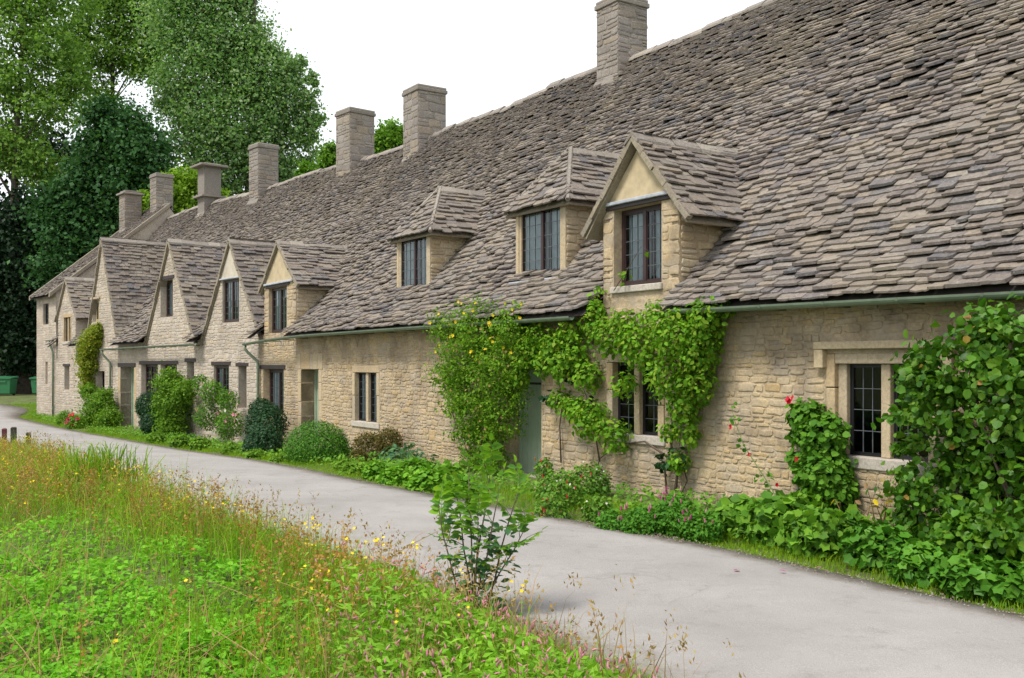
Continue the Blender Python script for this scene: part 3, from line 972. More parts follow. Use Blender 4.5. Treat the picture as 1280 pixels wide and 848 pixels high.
        rm = MB(); rm.box(fr, t0 - .1, t1 + .1, d + .07, d + .1, z0 - .1, z1 + .2); rm.build('black_backing', M['room'], dr)  # black plate added behind the door to stop light leaking through
        h = MB(); h.box(fr, t0 + .12, t0 + .16, d - .05, d + .01, z0 + .95, z0 + 1.12); h.build('handle', M['iron'], dr)
        m = MB(); m.box(fr, t0 - .05, t1 + .05, d - .25, d + .1, z0 - .2, z0 - .003); m.build('threshold', M['sill'], dr)
        return dr
    def gutter(self, pts, d, pipe=None, zb=0.0):
        """half-round gutter through (t,z) points, brackets as sub-parts, a downpipe if the photograph shows one"""
        fr = self.fr; r = .064
        V, F = [], []; k = 8
        for t, z in pts:
            for i in range(k + 1):
                a = math.pi + math.pi * i / k
                V.append(fr.w(t, d + r * math.cos(a), z + r * math.sin(a)))
            for i in range(k + 1):
                a = 2 * math.pi - math.pi * i / k
                V.append(fr.w(t, d + (r - .012) * math.cos(a), z + (r - .012) * math.sin(a)))
        m = 2 * (k + 1)
        for q in range(len(pts) - 1):
            for i in range(m):
                F.append((q * m + i, q * m + (i + 1) % m, (q + 1) * m + (i + 1) % m, (q + 1) * m + i))
        F.append(tuple(range(m))); F.append(tuple((len(pts) - 1) * m + i for i in range(m)))
        g = link('gutter', mesh_from('gutter', V, F), self.root, M['gutter'])
        t = pts[0][0] + .5
        while t < pts[-1][0]:
            z = np.interp(t, [p[0] for p in pts], [p[1] for p in pts])
            b = MB()
            arc = [fr.w(t, d + (r + .006) * math.cos(x), z + (r + .006) * math.sin(x)) for x in [math.pi + math.pi * i / 6 for i in range(7)]]
            arc2 = [p + fr.u * .03 for p in arc]
            for i in range(6):
                q = [arc[i], arc[i + 1], arc2[i + 1], arc2[i]]
                c0 = fr.w(t, d, z)
                b.hexa([p + (fr.w(t, d, z) - arc[i]).normalized() * .012 for p in q] + q)
            b.box(fr, t, t + .03, d + r, -.0, z - .06, z - .035)
            b.build('bracket', M['gutter'], g)
            t += .95
        if pipe is not None:
            t, z = pipe
            b = MB()
            b.tube([fr.w(t, d, z - .05), fr.w(t, d, z - .16), fr.w(t - .02, d * .8, z - .26), fr.w(t - .1, -.1, z - .5), fr.w(t - .12, -.085, z - .62), fr.w(t - .12, -.085, zb)], .042, 10)
            o = b.build('downpipe', M['gutter'], self.root, True)
            c = MB()
            for zz in (z - .7, (z + zb) / 2, zb + .35):
                c.tube([fr.w(t - .12, -.085, zz), fr.w(t - .12, -.085, zz + .07)], .055, 10)
            c.build('pipe_collar', M['gutter'], o)
    def chimney(self, t0, t1, d0, d1, z0, z1, cap='course', stones=True, hs=(.1, .2), base=None, mat='chimney'):
        fr = self.fr
        m = MB(); m.box(fr, t0, t1, d0, d1, z0, z1)
        ch = m.build('chimney', M[mat], self.root)
        pc = Pieces(STONES, M[mat])
        if stones:
            lay_stones(pc, fr, t0, t1, z0, z1, lambda za, zb: [(t0, t1)], int(t0 * 10) + 5, hs, (.2, .5), (.003, .011), d=d0)
            P = fr.w(t0, d0, 0)
            sd = Fr((P.x, P.y), u=(fr.n.x, fr.n.y), n=(fr.u.x, fr.u.y))
            lay_stones(pc, sd, 0, d1 - d0, z0, z1, lambda za, zb: [(0, d1 - d0)], int(t0 * 10) + 6, hs, (.2, .5), (.003, .011))
            pc.finish('chimney_stone', 'chimney_stonework', ch, 90, 5)
        cp = MB()
        if cap == 'course':
            cp.box(fr, t0 - .045, t1 + .045, d0 - .045, d1 + .045, z1, z1 + .11); cp.box(fr, t0 - .02, t1 + .02, d0 - .02, d1 + .02, z1 + .113, z1 + .19)
        elif cap == 'slab':
            cp.box(fr, t0 - .24, t1 + .24, d0 - .24, d1 + .24, z1, z1 + .10); cp.box(fr, t0 + .02, t1 - .02, d0 + .02, d1 - .02, z1 + .103, z1 + .17)
        elif cap == 'round':
            cp.box(fr, t0 - .12, t1 + .12, d0 - .12, d1 + .12, z1, z1 + .09); cp.box(fr, t0 + .02, t1 - .02, d0 + .02, d1 - .02, z1 + .093, z1 + .2)
        o = cp.build('chimney_cap', M['ridge'], ch)
        bv = o.modifiers.new('bevel', 'BEVEL'); bv.width = .02; bv.segments = 2
        if base:
            b = MB(); b.box(fr, t0 - .16, t1 + .16, d0 - .16, d1 + .16, base, base + .08); b.build('weathering_slab', M['ridge'], ch)
        f = MB(); zz = z_at_d(self.prof, d0)
        f.hexa([fr.w(t0 - .05, d0 - .09, zz - .2), fr.w(t1 + .05, d0 - .09, zz - .2), fr.w(t1 + .05, d0, zz - .05), fr.w(t0 - .05, d0, zz - .05),
                fr.w(t0 - .05, d0 - .09, zz - .03), fr.w(t1 + .05, d0 - .09, zz - .03), fr.w(t1 + .05, d0, zz + .13), fr.w(t0 - .05, d0, zz + .13)])
        f.build('flaunching', M['ridge'], ch)
    def done(self, ntile=300, nstone=300):
        a = self.tiles.finish('roof_tile', 'roof_tiles', self.roof, ntile)
        b = self.stones.finish('stone', 'stonework', self.wall_ob, nstone)
        c = self.ridges.finish('ridge_stone', 'ridge_stones', self.roof, 120, 5)
        print('house', self.root['label'], a, b, c)

def gable_front(h, tc, hw, ze, zr):
    h.tops.append([(tc - hw, ze), (tc, zr - .03), (tc + hw, ze)])
def cheek(h, t, df, ze, outward, stones=True, mat='honey', face='honey'):
    """side wall of a dormer from its front back to the roof"""
    fr = h.fr
    db = d_at_z(h.prof, ze) + .05
    th = .16 * -outward
    zb = z_at_d(h.prof, df) - .12
    m = MB()
    a, b, c = fr.w(t, df, zb), fr.w(t, db, ze), fr.w(t, df, ze)
    q = [v + fr.u * th for v in (a, b, c)]
    m.add([a, b, c] + q, [(0, 1, 2), (5, 4, 3), (0, 3, 4, 1), (1, 4, 5, 2), (2, 5, 3, 0)])
    o = m.build('dormer_cheek', M[mat], h.root)
    if stones and outward < 0:
        P = fr.w(t, 0, 0)
        sd = Fr((P.x, P.y), u=(fr.n.x, fr.n.y), n=(fr.u.x, fr.u.y))
        pc = Pieces(STONES, M[face])
        def spans(za, zb_): return [(df + .01, max(df + .01, min(db, d_at_z(h.prof, za + .02))))]
        lay_stones(pc, sd, df + .01, db, zb, ze, spans, int(t * 9) + 3, (.10, .17), (.18, .34), (.005, .014))
        pc.finish('cheek_stone', 'cheek_stonework', o, 60, 6)

def hip_dormer(h, tc):
    ze, zr, df, hw = 4.86, 5.78, .65, .76
    h.gable_roof(tc, hw, ze, zr, df, oh=.13, eave_oh=.24, e=.135, w=.28, hip=1.34)
    cheek(h, tc - hw, df, ze - .12, -1); cheek(h, tc + hw, df, ze - .12, 1)
    h.bar('window_sill', 'timber', tc - hw - .02, tc + hw + .06, df - .12, df + .1, 3.40, 3.47)
    h.bar('lead_apron', 'lead', tc - hw + .02, tc + hw - .02, df - .2, df - .07, 3.36, 3.395)
    h.bar('window_head', 'timber', tc - hw, tc + hw, df - .03, df + .12, 4.70, 4.78)
    h.bar('jamb', 'dressed', tc + hw - .09, tc + hw + .004, df - .02, df + .1, 3.47, 4.698)
    h.window(tc - hw + .04, tc + hw - .095, 3.472, 4.698, df + .02, 2, 3, 5, fw=.06, curtain=.6)

def stone_window(h, t0, t1, z0, z1, n=2, reveal=.16, nx=2, nz=5, curtain=0, sill=True, jw=.13, mw=.12, hood=False, label=None):
    """mullioned window: stone jambs, head, sill and mullions around iron casements"""
    h.blocks('jamb_stone', 'dressed', t0 - jw, t0, z0, z1, -.012, reveal, 2)
    h.blocks('jamb_stone', 'dressed', t1, t1 + jw, z0, z1, -.012, reveal, 2)
    h.bar('head_stone', 'dressed', t0 - jw, t1 + jw, -.014, reveal, z1 + .003, z1 + .15)
    h.bar('sill_stone', 'sill', t0 - jw - .03, t1 + jw + .03, -.035, reveal, z0 - .13, z0 - .003)
    lw = (t1 - t0 - mw * (n - 1)) / n
    for i in range(n):
        a = t0 + i * (lw + mw)
        h.window(a, a + lw, z0, z1, .10, 1, nx, nz, fw=.02, mat='iron', curtain=curtain, stone=True)
        if i < n - 1:
            h.bar('mullion', 'dressed', a + lw, a + lw + mw, .03, reveal, z0, z1)

# ---- first cottage, nearest on the right
h1 = House(A, -8.0, .35, 'nearest cottage at right with a stone hood over its window and an unbroken slate roof')
h1.holes = [(-3.0, -1.45, .80, 2.02, .42, .02)]
h1.main_roof()
h1.wall(ends=(-8.0,))
h1.skip = [(-3.1, -1.36, 2.0, 2.16)]
h1.clad()
# moulded stone frame, two lights, hood with dropped ends
h1.blocks('jamb_stone', 'dressed', -1.575, -1.45, .80, 2.02, -.012, .2, 3)
h1.blocks('jamb_stone', 'dressed', -3.0, -2.875, .80, 2.02, -.012, .2, 3)
h1.bar('head_stone', 'dressed', -2.873, -1.577, -.012, .2, 1.90, 2.02)
h1.bar('inner_jamb', 'dressed', -1.70, -1.577, .05, .2, .84, 1.898)
h1.bar('inner_jamb', 'dressed', -2.873, -2.75, .05, .2, .84, 1.898)
h1.bar('mullion', 'dressed', -2.285, -2.165, .045, .2, .84, 1.898)
h1.bar('sill_stone', 'sill', -3.04, -1.41, -.03, .22, .70, .838)
for a, b in ((-2.165, -1.70), (-2.75, -2.285)):
    h1.window(a, b, .84, 1.90, .11, 1, 3, 4, fw=.02, mat='iron', curtain=0, stone=True)
h1.bar('hood_mould', 'dressed', -3.12, -1.34, -.11, .02, 2.07, 2.16)
h1.bar('hood_drop', 'dressed', -1.47, -1.342, -.10, .02, 1.85, 2.067)
h1.bar('hood_drop', 'dressed', -3.118, -2.99, -.10, .02, 1.85, 2.067)
h1.gutter([(-8, 2.56), (-4, 2.585), (0, 2.62), (.72, 2.63)], -.42)
h1.done()

# ---- second cottage: the gabled dormer, its green door under the vine
h2 = House(A, .35, 8.4, 'cottage with an ochre gabled dormer and a sage green door half hidden by climbers')
DT = 1.9
h2.gable_roof(DT, .86, 4.12, 5.2, 0.0, oh=.15, eave_oh=.28, e=.14, w=.30)
h2.tops = [[(1.05, 4.12), (DT, 5.10), (2.75, 4.12)]]
h2.holes = [(1.43, 2.50, 3.06, 4.22, .42, .01), (4.4, 5.35, -.02, 1.86, .45, .02), (1.36, 2.66, .84, 1.94, .42, .02)]
hip_dormer(h2, 5.36)
h2.main_roof()
h2.wall()
h2.skip = [(1.36, 2.66, .70, 2.08), (1.4, 2.56, 2.9, 3.03)]
h2.clad(z1=2.72)
h2.clad(t0=1.05, t1=2.75, z0=2.72, z1=4.12, hs=(.15, .23), ws=(.2, .4))
cheek(h2, 1.05, 0.0, 4.1, -1, face='honey'); cheek(h2, 2.75, 0.0, 4.1, 1)
pl = MB()
pl.add([A.w(DT - .69, -.02, 4.345), A.w(DT + .69, -.02, 4.345), A.w(DT, -.02, 5.08)], [(0, 1, 2)])
pl.add([A.w(DT - .69, -.02, 4.345), A.w(DT + .69, -.02, 4.345), A.w(DT + .69, .02, 4.345), A.w(DT - .69, .02, 4.345)], [(0, 1, 2, 3)])
pl.build('gable_render', M['plaster'], h2.root)
h2.bar('lintel', 'timber', 1.22, 2.66, -.035, .3, 4.222, 4.285)
h2.bar('lead_flashing', 'lead', 1.10, 2.70, -.07, .02, 4.287, 4.34)
h2.window(1.44, 2.49, 3.07, 4.22, .15, 2, 3, 5, fw=.06, curtain=.6)
h2.bar('window_sill', 'sill', 1.40, 2.54, -.05, .2, 2.96, 3.058)
h2.bar('dormer_foot', 'verge', .86, 1.04, -.1, .5, 2.78, 2.98)
stone_window(h2, 1.50, 2.52, .86, 1.92, 2, nx=2, nz=5, curtain=0)
h2.door(4.42, 5.33, .0, 1.84, .20)
h2.bar('lintel', 'timber', 4.25, 5.5, -.01, .36, 1.862, 2.0)
h2.gutter([(3.0, 2.63), (8.4, 2.63)], -.42)
h2.chimney(7.9, 8.66, 4.55, 5.4, 7.5, 9.95, 'course')
h2.done()

# ---- third cottage: one hipped dormer, mullioned window, small gabled dormer at its far end
h3 = House(A, 8.4, TJ, 'cottage with one hipped dormer and a honey coloured mullioned window above the clipped box bush')
h3.k1 = .057
D4 = 16.65
h3.gable_roof(D4, 1.2, 4.02, 5.14, 0.0, oh=.075, eave_oh=.22, e=.14, w=.30)
h3.tops = [[(D4 - 1.2, 4.04), (D4, 5.08), (D4 + 1.2, 4.04)]]
h3.holes = [(10.55, 11.95, .58, 1.72, .42, .02), (13.95, 15.1, -.25, 1.76, .6, .02), (16.35, 17.95, .5, 1.75, .42, .02), (16.12, 17.5, 2.74, 3.98, .42, .02)]
hip_dormer(h3, 10.2)
h3.main_roof()
h3.wall()
h3.skip = [(10.52, 11.98, .44, 1.86), (13.74, 15.33, -.4, 2.16)]
h3.clad(z1=2.72)
h3.clad(t0=D4 - 1.2, t1=D4 + 1.2, z0=2.72, z1=4.02, hs=(.14, .22), ws=(.2, .4))
cheek(h3, D4 - 1.2, 0, 4.02, -1); cheek(h3, D4 + 1.2, 0, 4.02, 1)
pl = MB()
pl.add([A.w(D4 - 1.08, -.02, 4.12), A.w(D4 + 1.08, -.02, 4.12), A.w(D4, -.02, 5.06)], [(0, 1, 2)])
pl.build('gable_render', M['plaster'], h3.root)
h3.bar('lead_flashing', 'lead', D4 - 1.05, D4 + 1.1, -.07, .02, 4.06, 4.115)
h3.bar('lintel', 'timber', D4 - .75, D4 + 1.05, -.03, .3, 3.982, 4.055)
h3.window(16.14, 17.48, 2.76, 3.98, .09, 2, 3, 5, fw=.06, curtain=.6)
stone_window(h3, 10.68, 11.82, .60, 1.70, 2, nx=2, nz=6, curtain=.6)
h3.door(13.97, 15.08, -.2, 1.75, .38, slot=False)
h3.blocks('jamb_stone', 'dressed', 15.1, 15.32, -.3, 1.76, -.015, .5, 5)
h3.blocks('jamb_stone', 'dressed', 13.75, 13.95, -.3, 1.76, -.015, .5, 5)
h3.blocks('arch_stone', 'dressed', 13.7, 15.4, 1.765, 2.15, -.014, .3, 6, False)
h3.window(16.37, 17.93, .52, 1.74, .18, 2, 3, 5, fw=.07, curtain=.6)
h3.bar('lintel', 'timber', 16.2, 18.15, -.03, .3, 1.752, 1.87)
h3.gutter([(8.4, 2.63), (14, 2.61), (16.5, 2.55), (18.35, 2.47)], -.42, pipe=(18.25, 2.47), zb=-.55)
h3.chimney(17.0, 17.95, 4.4, 5.35, 7.4, 10.05, 'course', stones=True, hs=(.16, .3))
h3.done()

# ---- fourth to seventh cottages, beyond the bend in the row
h4 = House(B, 0, 4.2, 'narrow cottage with a tall steep gable holding a dark casement next to the drainpipe', stone='pale')
h4.k0 = -.057
h4.gable_roof(1.85, 1.98, 2.62, 5.55, 0.0, oh=.075, eave_oh=.12, e=.16, w=.32, name='gable')
h4.tops = [[(.0, 2.62 + .13 * 2.93 / 1.98), (1.85, 5.5), (3.83, 2.64)]]
h4.holes = [(1.3, 2.47, 3.14, 4.42, .42, .02), (2.0, 3.1, .68, 1.85, .42, .02), (.8, 1.35, .6, 1.83, .42, .02)]
h4.main_roof(); h4.wall(ztop=2.66)
h4.skip = [(1.94, 3.16, .56, .7)]
h4.clad(hs=(.06, .14), ws=(.12, .38), proud=(.001, .007), z1=5.4)
pl = MB(); pl.add([B.w(1.85 - .75, -.025, 4.46), B.w(1.85 + .72, -.025, 4.46), B.w(1.85, -.025, 5.42)], [(0, 1, 2)]); pl.build('gable_render', M['render'], h4.root)
h4.bar('lead_flashing', 'lead', 1.15, 2.6, -.07, .02, 4.424, 4.47)
h4.window(1.32, 2.45, 3.16, 4.42, .06, 2, 3, 6, fw=.06, curtain=.9)
h4.window(2.02, 3.08, .7, 1.84, .07, 2, 3, 6, fw=.06, curtain=.6)
h4.window(.82, 1.33, .62, 1.82, .25, 1, 1, 4, fw=.06, curtain=0)
h4.bar('lintel', 'timber', 1.85, 3.25, -.03, .3, 1.852, 1.97); h4.bar('lintel', 'timber', .65, 1.5, -.03, .3, 1.832, 1.93)
h4.bar('sill_stone', 'sill', 1.95, 3.15, -.04, .2, .58, .677)
h4.chimney(2.5, 3.4, 4.45, 5.4, 7.4, 10.25, 'course', hs=(.16, .3))
h4.done(200, 200)

h5 = House(B, 4.2, 9.6, 'cottage with a steep gable whose small window sits deep in the wall above timber lintels', stone='pale')
h5.gable_roof(6.62, 2.12, 2.62, 6.0, 0.0, oh=.075, eave_oh=.075, e=.16, w=.32, name='gable')
h5.tops = [[(4.5, 2.64), (6.62, 5.95), (8.74, 2.64)]]
h5.holes = [(6.4, 7.5, 3.48, 4.74, .42, .02), (7.75, 9.35, .7, 1.88, .42, .02), (6.05, 7.5, .7, 1.88, .42, .02), (4.62, 5.2, 1.08, 1.96, .42, .02)]
h5.main_roof(); h5.wall(ztop=2.66)
h5.clad(hs=(.06, .14), ws=(.12, .38), proud=(.001, .007), z1=5.9)
h5.window(6.42, 7.48, 3.5, 4.73, .2, 2, 2, 5, fw=.06, curtain=.6)
h5.window(7.77, 9.33, .72, 1.87, .16, 3, 2, 5, fw=.06, curtain=0)
h5.window(6.07, 7.48, .72, 1.87, .16, 3, 2, 5, fw=.06, curtain=0)
h5.window(4.64, 5.18, 1.1, 1.95, .28, 1, 1, 3, fw=.05, curtain=0)
for a, b, z in ((7.55, 9.5, 1.882), (5.9, 7.6 - .06, 1.885), (4.45, 5.35, 1.962), (6.25, 7.65, 4.742)):
    h5.bar('lintel', 'timber', a, b, -.03, .3, z, z + .12)
h5.gutter([(3.7, 2.53), (9.6, 2.49)], -.36)
h5.chimney(9.95 - .55, 10.75 - .55, 4.5, 5.35, 7.4, 10.25, 'course')
h5.done(200, 150)

h6 = House(B, 9.6, 19.7, 'cottage with two unequal gables, a deep stone doorway and a climber turning yellow', stone='pale')
h6.gable_roof(13.5, 1.75, 2.8, 6.72, 0.0, oh=.075, eave_oh=.075, e=.16, w=.32, name='gable')
h6.gable_roof(18.15, 1.25, 3.9, 5.5, 0.0, oh=.075, eave_oh=.2, e=.155, w=.3, name='gable')
h6.tops = [[(11.75, 2.8), (13.5, 6.68), (15.25, 2.8)], [(16.9, 3.9), (18.15, 5.45), (19.4, 3.9)]]
h6.holes = [(10.05, 11.5, -.6, 1.78, .7, .02), (13.95, 14.75, 3.56, 4.42, .42, .02), (13.3, 14.2, .8, 1.62, .42, .02), (17.8, 18.5, .8, 1.8, .42, .02), (17.5, 18.7, 2.82, 3.9, .42, .02)]
h6.main_roof(); h6.wall(ztop=2.66)
h6.skip = [(9.81, 11.76, -.7, 1.94), (17.5, 18.7, 2.70, 4.02)]
h6.clad(hs=(.06, .14), ws=(.12, .38), proud=(.001, .007), z1=6.5)
h6.door(10.07, 11.48, -.55, 1.77, .42, slot=False)
h6.blocks('jamb_stone', 'dressed', 11.5, 11.75, -.6, 1.78, -.015, .55, 5); h6.blocks('jamb_stone', 'dressed', 9.82, 10.05, -.6, 1.78, -.015, .55, 5)
h6.bar('lintel', 'timber', 9.9, 11.75, -.03, .4, 1.785, 1.93)
h6.window(13.97, 14.73, 3.58, 4.41, .12, 2, 2, 4, fw=.07, mat='palewood', curtain=0)
h6.bar('hood_mould', 'dressed', 13.8, 14.9, -.07, .02, 4.44, 4.52)
h6.window(13.32, 14.18, .82, 1.61, .2, 2, 2, 3, fw=.05, curtain=0)
h6.window(17.82, 18.48, .82, 1.79, .28, 1, 2, 4, fw=.05, curtain=0)
h6.bar('lintel', 'timber', 17.65, 18.65, -.03, .3, 1.802, 1.9)
stone_window(h6, 17.62, 18.58, 2.85, 3.86, 2, nx=2, nz=4, jw=.1, mw=.12)
cheek(h6, 18.15 - 1.25, 0, 3.9, -1, stones=False, mat='pale_mortar'); cheek(h6, 18.15 + 1.25, 0, 3.9, 1, mat='pale_mortar')
h6.gutter([(9.6, 2.49), (12.6, 2.46)], -.36, pipe=(12.5, 2.46), zb=-.5)
h6.chimney(14.75, 15.45, 4.6, 5.35, 7.4, 10.35, 'slab', stones=False, base=9.05, mat='ridge')
h6.done(200, 150)

PROF7 = [(-.3, 4.86), (0.0, 5.08), (RIDGE_D, 9.3)]
h7 = House(B, 19.7, 22.75, 'taller two storey end cottage with its plain wall beside the lane', PROF7, stone='pale')
h7.holes = [(20.85, 21.7, 3.66, 4.6, .42, .02), (21.0, 21.35, 1.0, 2.0, .12, .02)]
h7.main_roof(); h7.wall(ztop=5.06, ends=(19.71, 22.74))
h7.clad(hs=(.06, .14), ws=(.12, .38), proud=(.001, .007), z1=5.0)
h7.window(20.87, 21.68, 3.68, 4.59, .1, 2, 2, 4, fw=.05, mat='iron', curtain=0)
bm_ = MB(); bm_.box(B, 21.0, 21.35, .1, .14, 1.0, 2.0); bm_.build('blocked_slit', M['mortar'], h7.root)
vm = MB()
for t in (19.66, 22.79):
    vm.hexa([B.w(t - .1, -.3, 4.80), B.w(t + .1, -.3, 4.80), B.w(t + .1, 5, 9.24), B.w(t - .1, 5, 9.24),
             B.w(t - .1, -.3, 4.98), B.w(t + .1, -.3, 4.98), B.w(t + .1, 5, 9.42), B.w(t - .1, 5, 9.42)])
vm.build('verge', M['verge'], h7.root)
h7.gutter([(19.5, 2.95), (20.4, 2.93)], -.2, pipe=(20.0, 2.94), zb=-.4)
h7.chimney(20.3, 21.1, 4.6, 5.4, 8.4, 10.7, 'course')
h7.chimney(21.95, 22.72, 3.7, 4.5, 7.0, 10.0, 'round')
h7.done(150, 100)

# ------------------------------------------------------------------ where crowns and shrubs stand: x, y, z, radius in metres
TREES = {
 'poplar': [(-20.5,72.0,25.9,2.89),(-23.1,72.0,29.1,3.18),(-18.4,72.0,22.9,2.78),(-16.7,72.0,20.4,2.31),(-16.1,72.0,22.9,1.39),(-20.3,72.0,19.5,3.59),(-22.6,72.0,23.0,3.36),(-17.9,72.0,17.2,2.66),(-20.8,72.0,15.5,2.43),(-23.1,72.0,18.4,2.78),(-15.2,72.0,18.7,1.27),(-24.0,72.0,26.5,2.66),(-21.1,72.0,30.5,2.08),(-18.6,72.0,25.3,1.39),(-14.8,72.0,21.2,0.93),(-24.6,72.0,21.3,1.62),(-14.6,72.0,16.9,0.81),(-16.2,72.0,15.8,1.39),(-14.1,72.0,19.5,0.58),(-19.7,72.0,28.2,1.27),(-17.4,72.0,24.3,0.93),(-14.3,72.0,22.4,0.52),(-15.4,72.0,23.7,0.58)],
 'thin': [(-32.0,78.0,29.2,2.63),(-30.1,78.0,26.7,2.38),(-33.2,78.0,25.4,2.26),(-28.8,78.0,29.8,2.38),(-30.7,78.0,32.6,2.88),(-28.2,78.0,25.1,1.63),(-32.6,78.0,22.0,2.01),(-27.6,78.0,27.3,1.38),(-34.5,78.0,27.9,1.88)],
 'edge': [(-32.4,66.0,24.4,2.23),(-30.3,66.0,22.8,1.8),(-33.0,66.0,20.7,1.91),(-30.9,66.0,19.1,1.91),(-33.3,66.0,16.5,1.91),(-30.2,66.0,26.8,2.33),(-31.4,66.0,15.2,1.59),(-33.7,66.0,27.4,2.23),(-29.2,66.0,20.5,1.27),(-36.1,66.0,22.8,2.65),(-36.1,66.0,17.5,2.65)],
 'maple': [(-23.6,60.0,15.9,1.83),(-25.1,60.0,14.7,1.54),(-22.2,60.0,14.4,1.64),(-25.6,60.0,12.3,1.83),(-23.1,60.0,12.3,1.93),(-21.3,60.0,12.7,1.45),(-24.1,60.0,9.9,1.74),(-26.5,60.0,9.9,1.74),(-26.9,60.0,7.7,1.64),(-24.5,60.0,17.0,1.06),(-28.0,60.0,11.3,1.16)],
 'yew': [(-28.9,62.0,8.1,2.29),(-30.9,62.0,10.1,2.29),(-30.4,62.0,5.6,2.29),(-31.6,62.0,3.4,2.29),(-28.4,62.0,4.6,1.99),(-32.4,62.0,7.6,2.49),(-29.9,62.0,11.4,1.49),(-27.5,62.0,5.6,1.3),(-29.4,62.0,2.6,1.2),(-31.1,62.0,1.9,1.1),(-34.9,62.0,4.6,2.99),(-34.9,62.0,9.6,2.99)],
 'lime': [(-18.7,56.0,11.8,0.99),(-17.7,56.0,12.2,0.77),(-19.8,56.0,10.6,0.9),(-18.0,56.0,10.6,0.9),(-16.7,56.0,11.5,0.54),(-20.7,56.0,11.0,0.54)],
 'oak': [(-7.5,62.0,16.0,0.95),(-8.4,62.0,15.3,0.75),(-6.8,62.0,15.5,0.5)],
 'oak2': [(-10.5,58.0,14.0,0.7),(-9.8,58.0,13.5,0.61),(-11.1,58.0,13.0,0.56),(-8.9,58.0,13.6,0.56),(-11.9,58.0,13.1,0.56)],
}
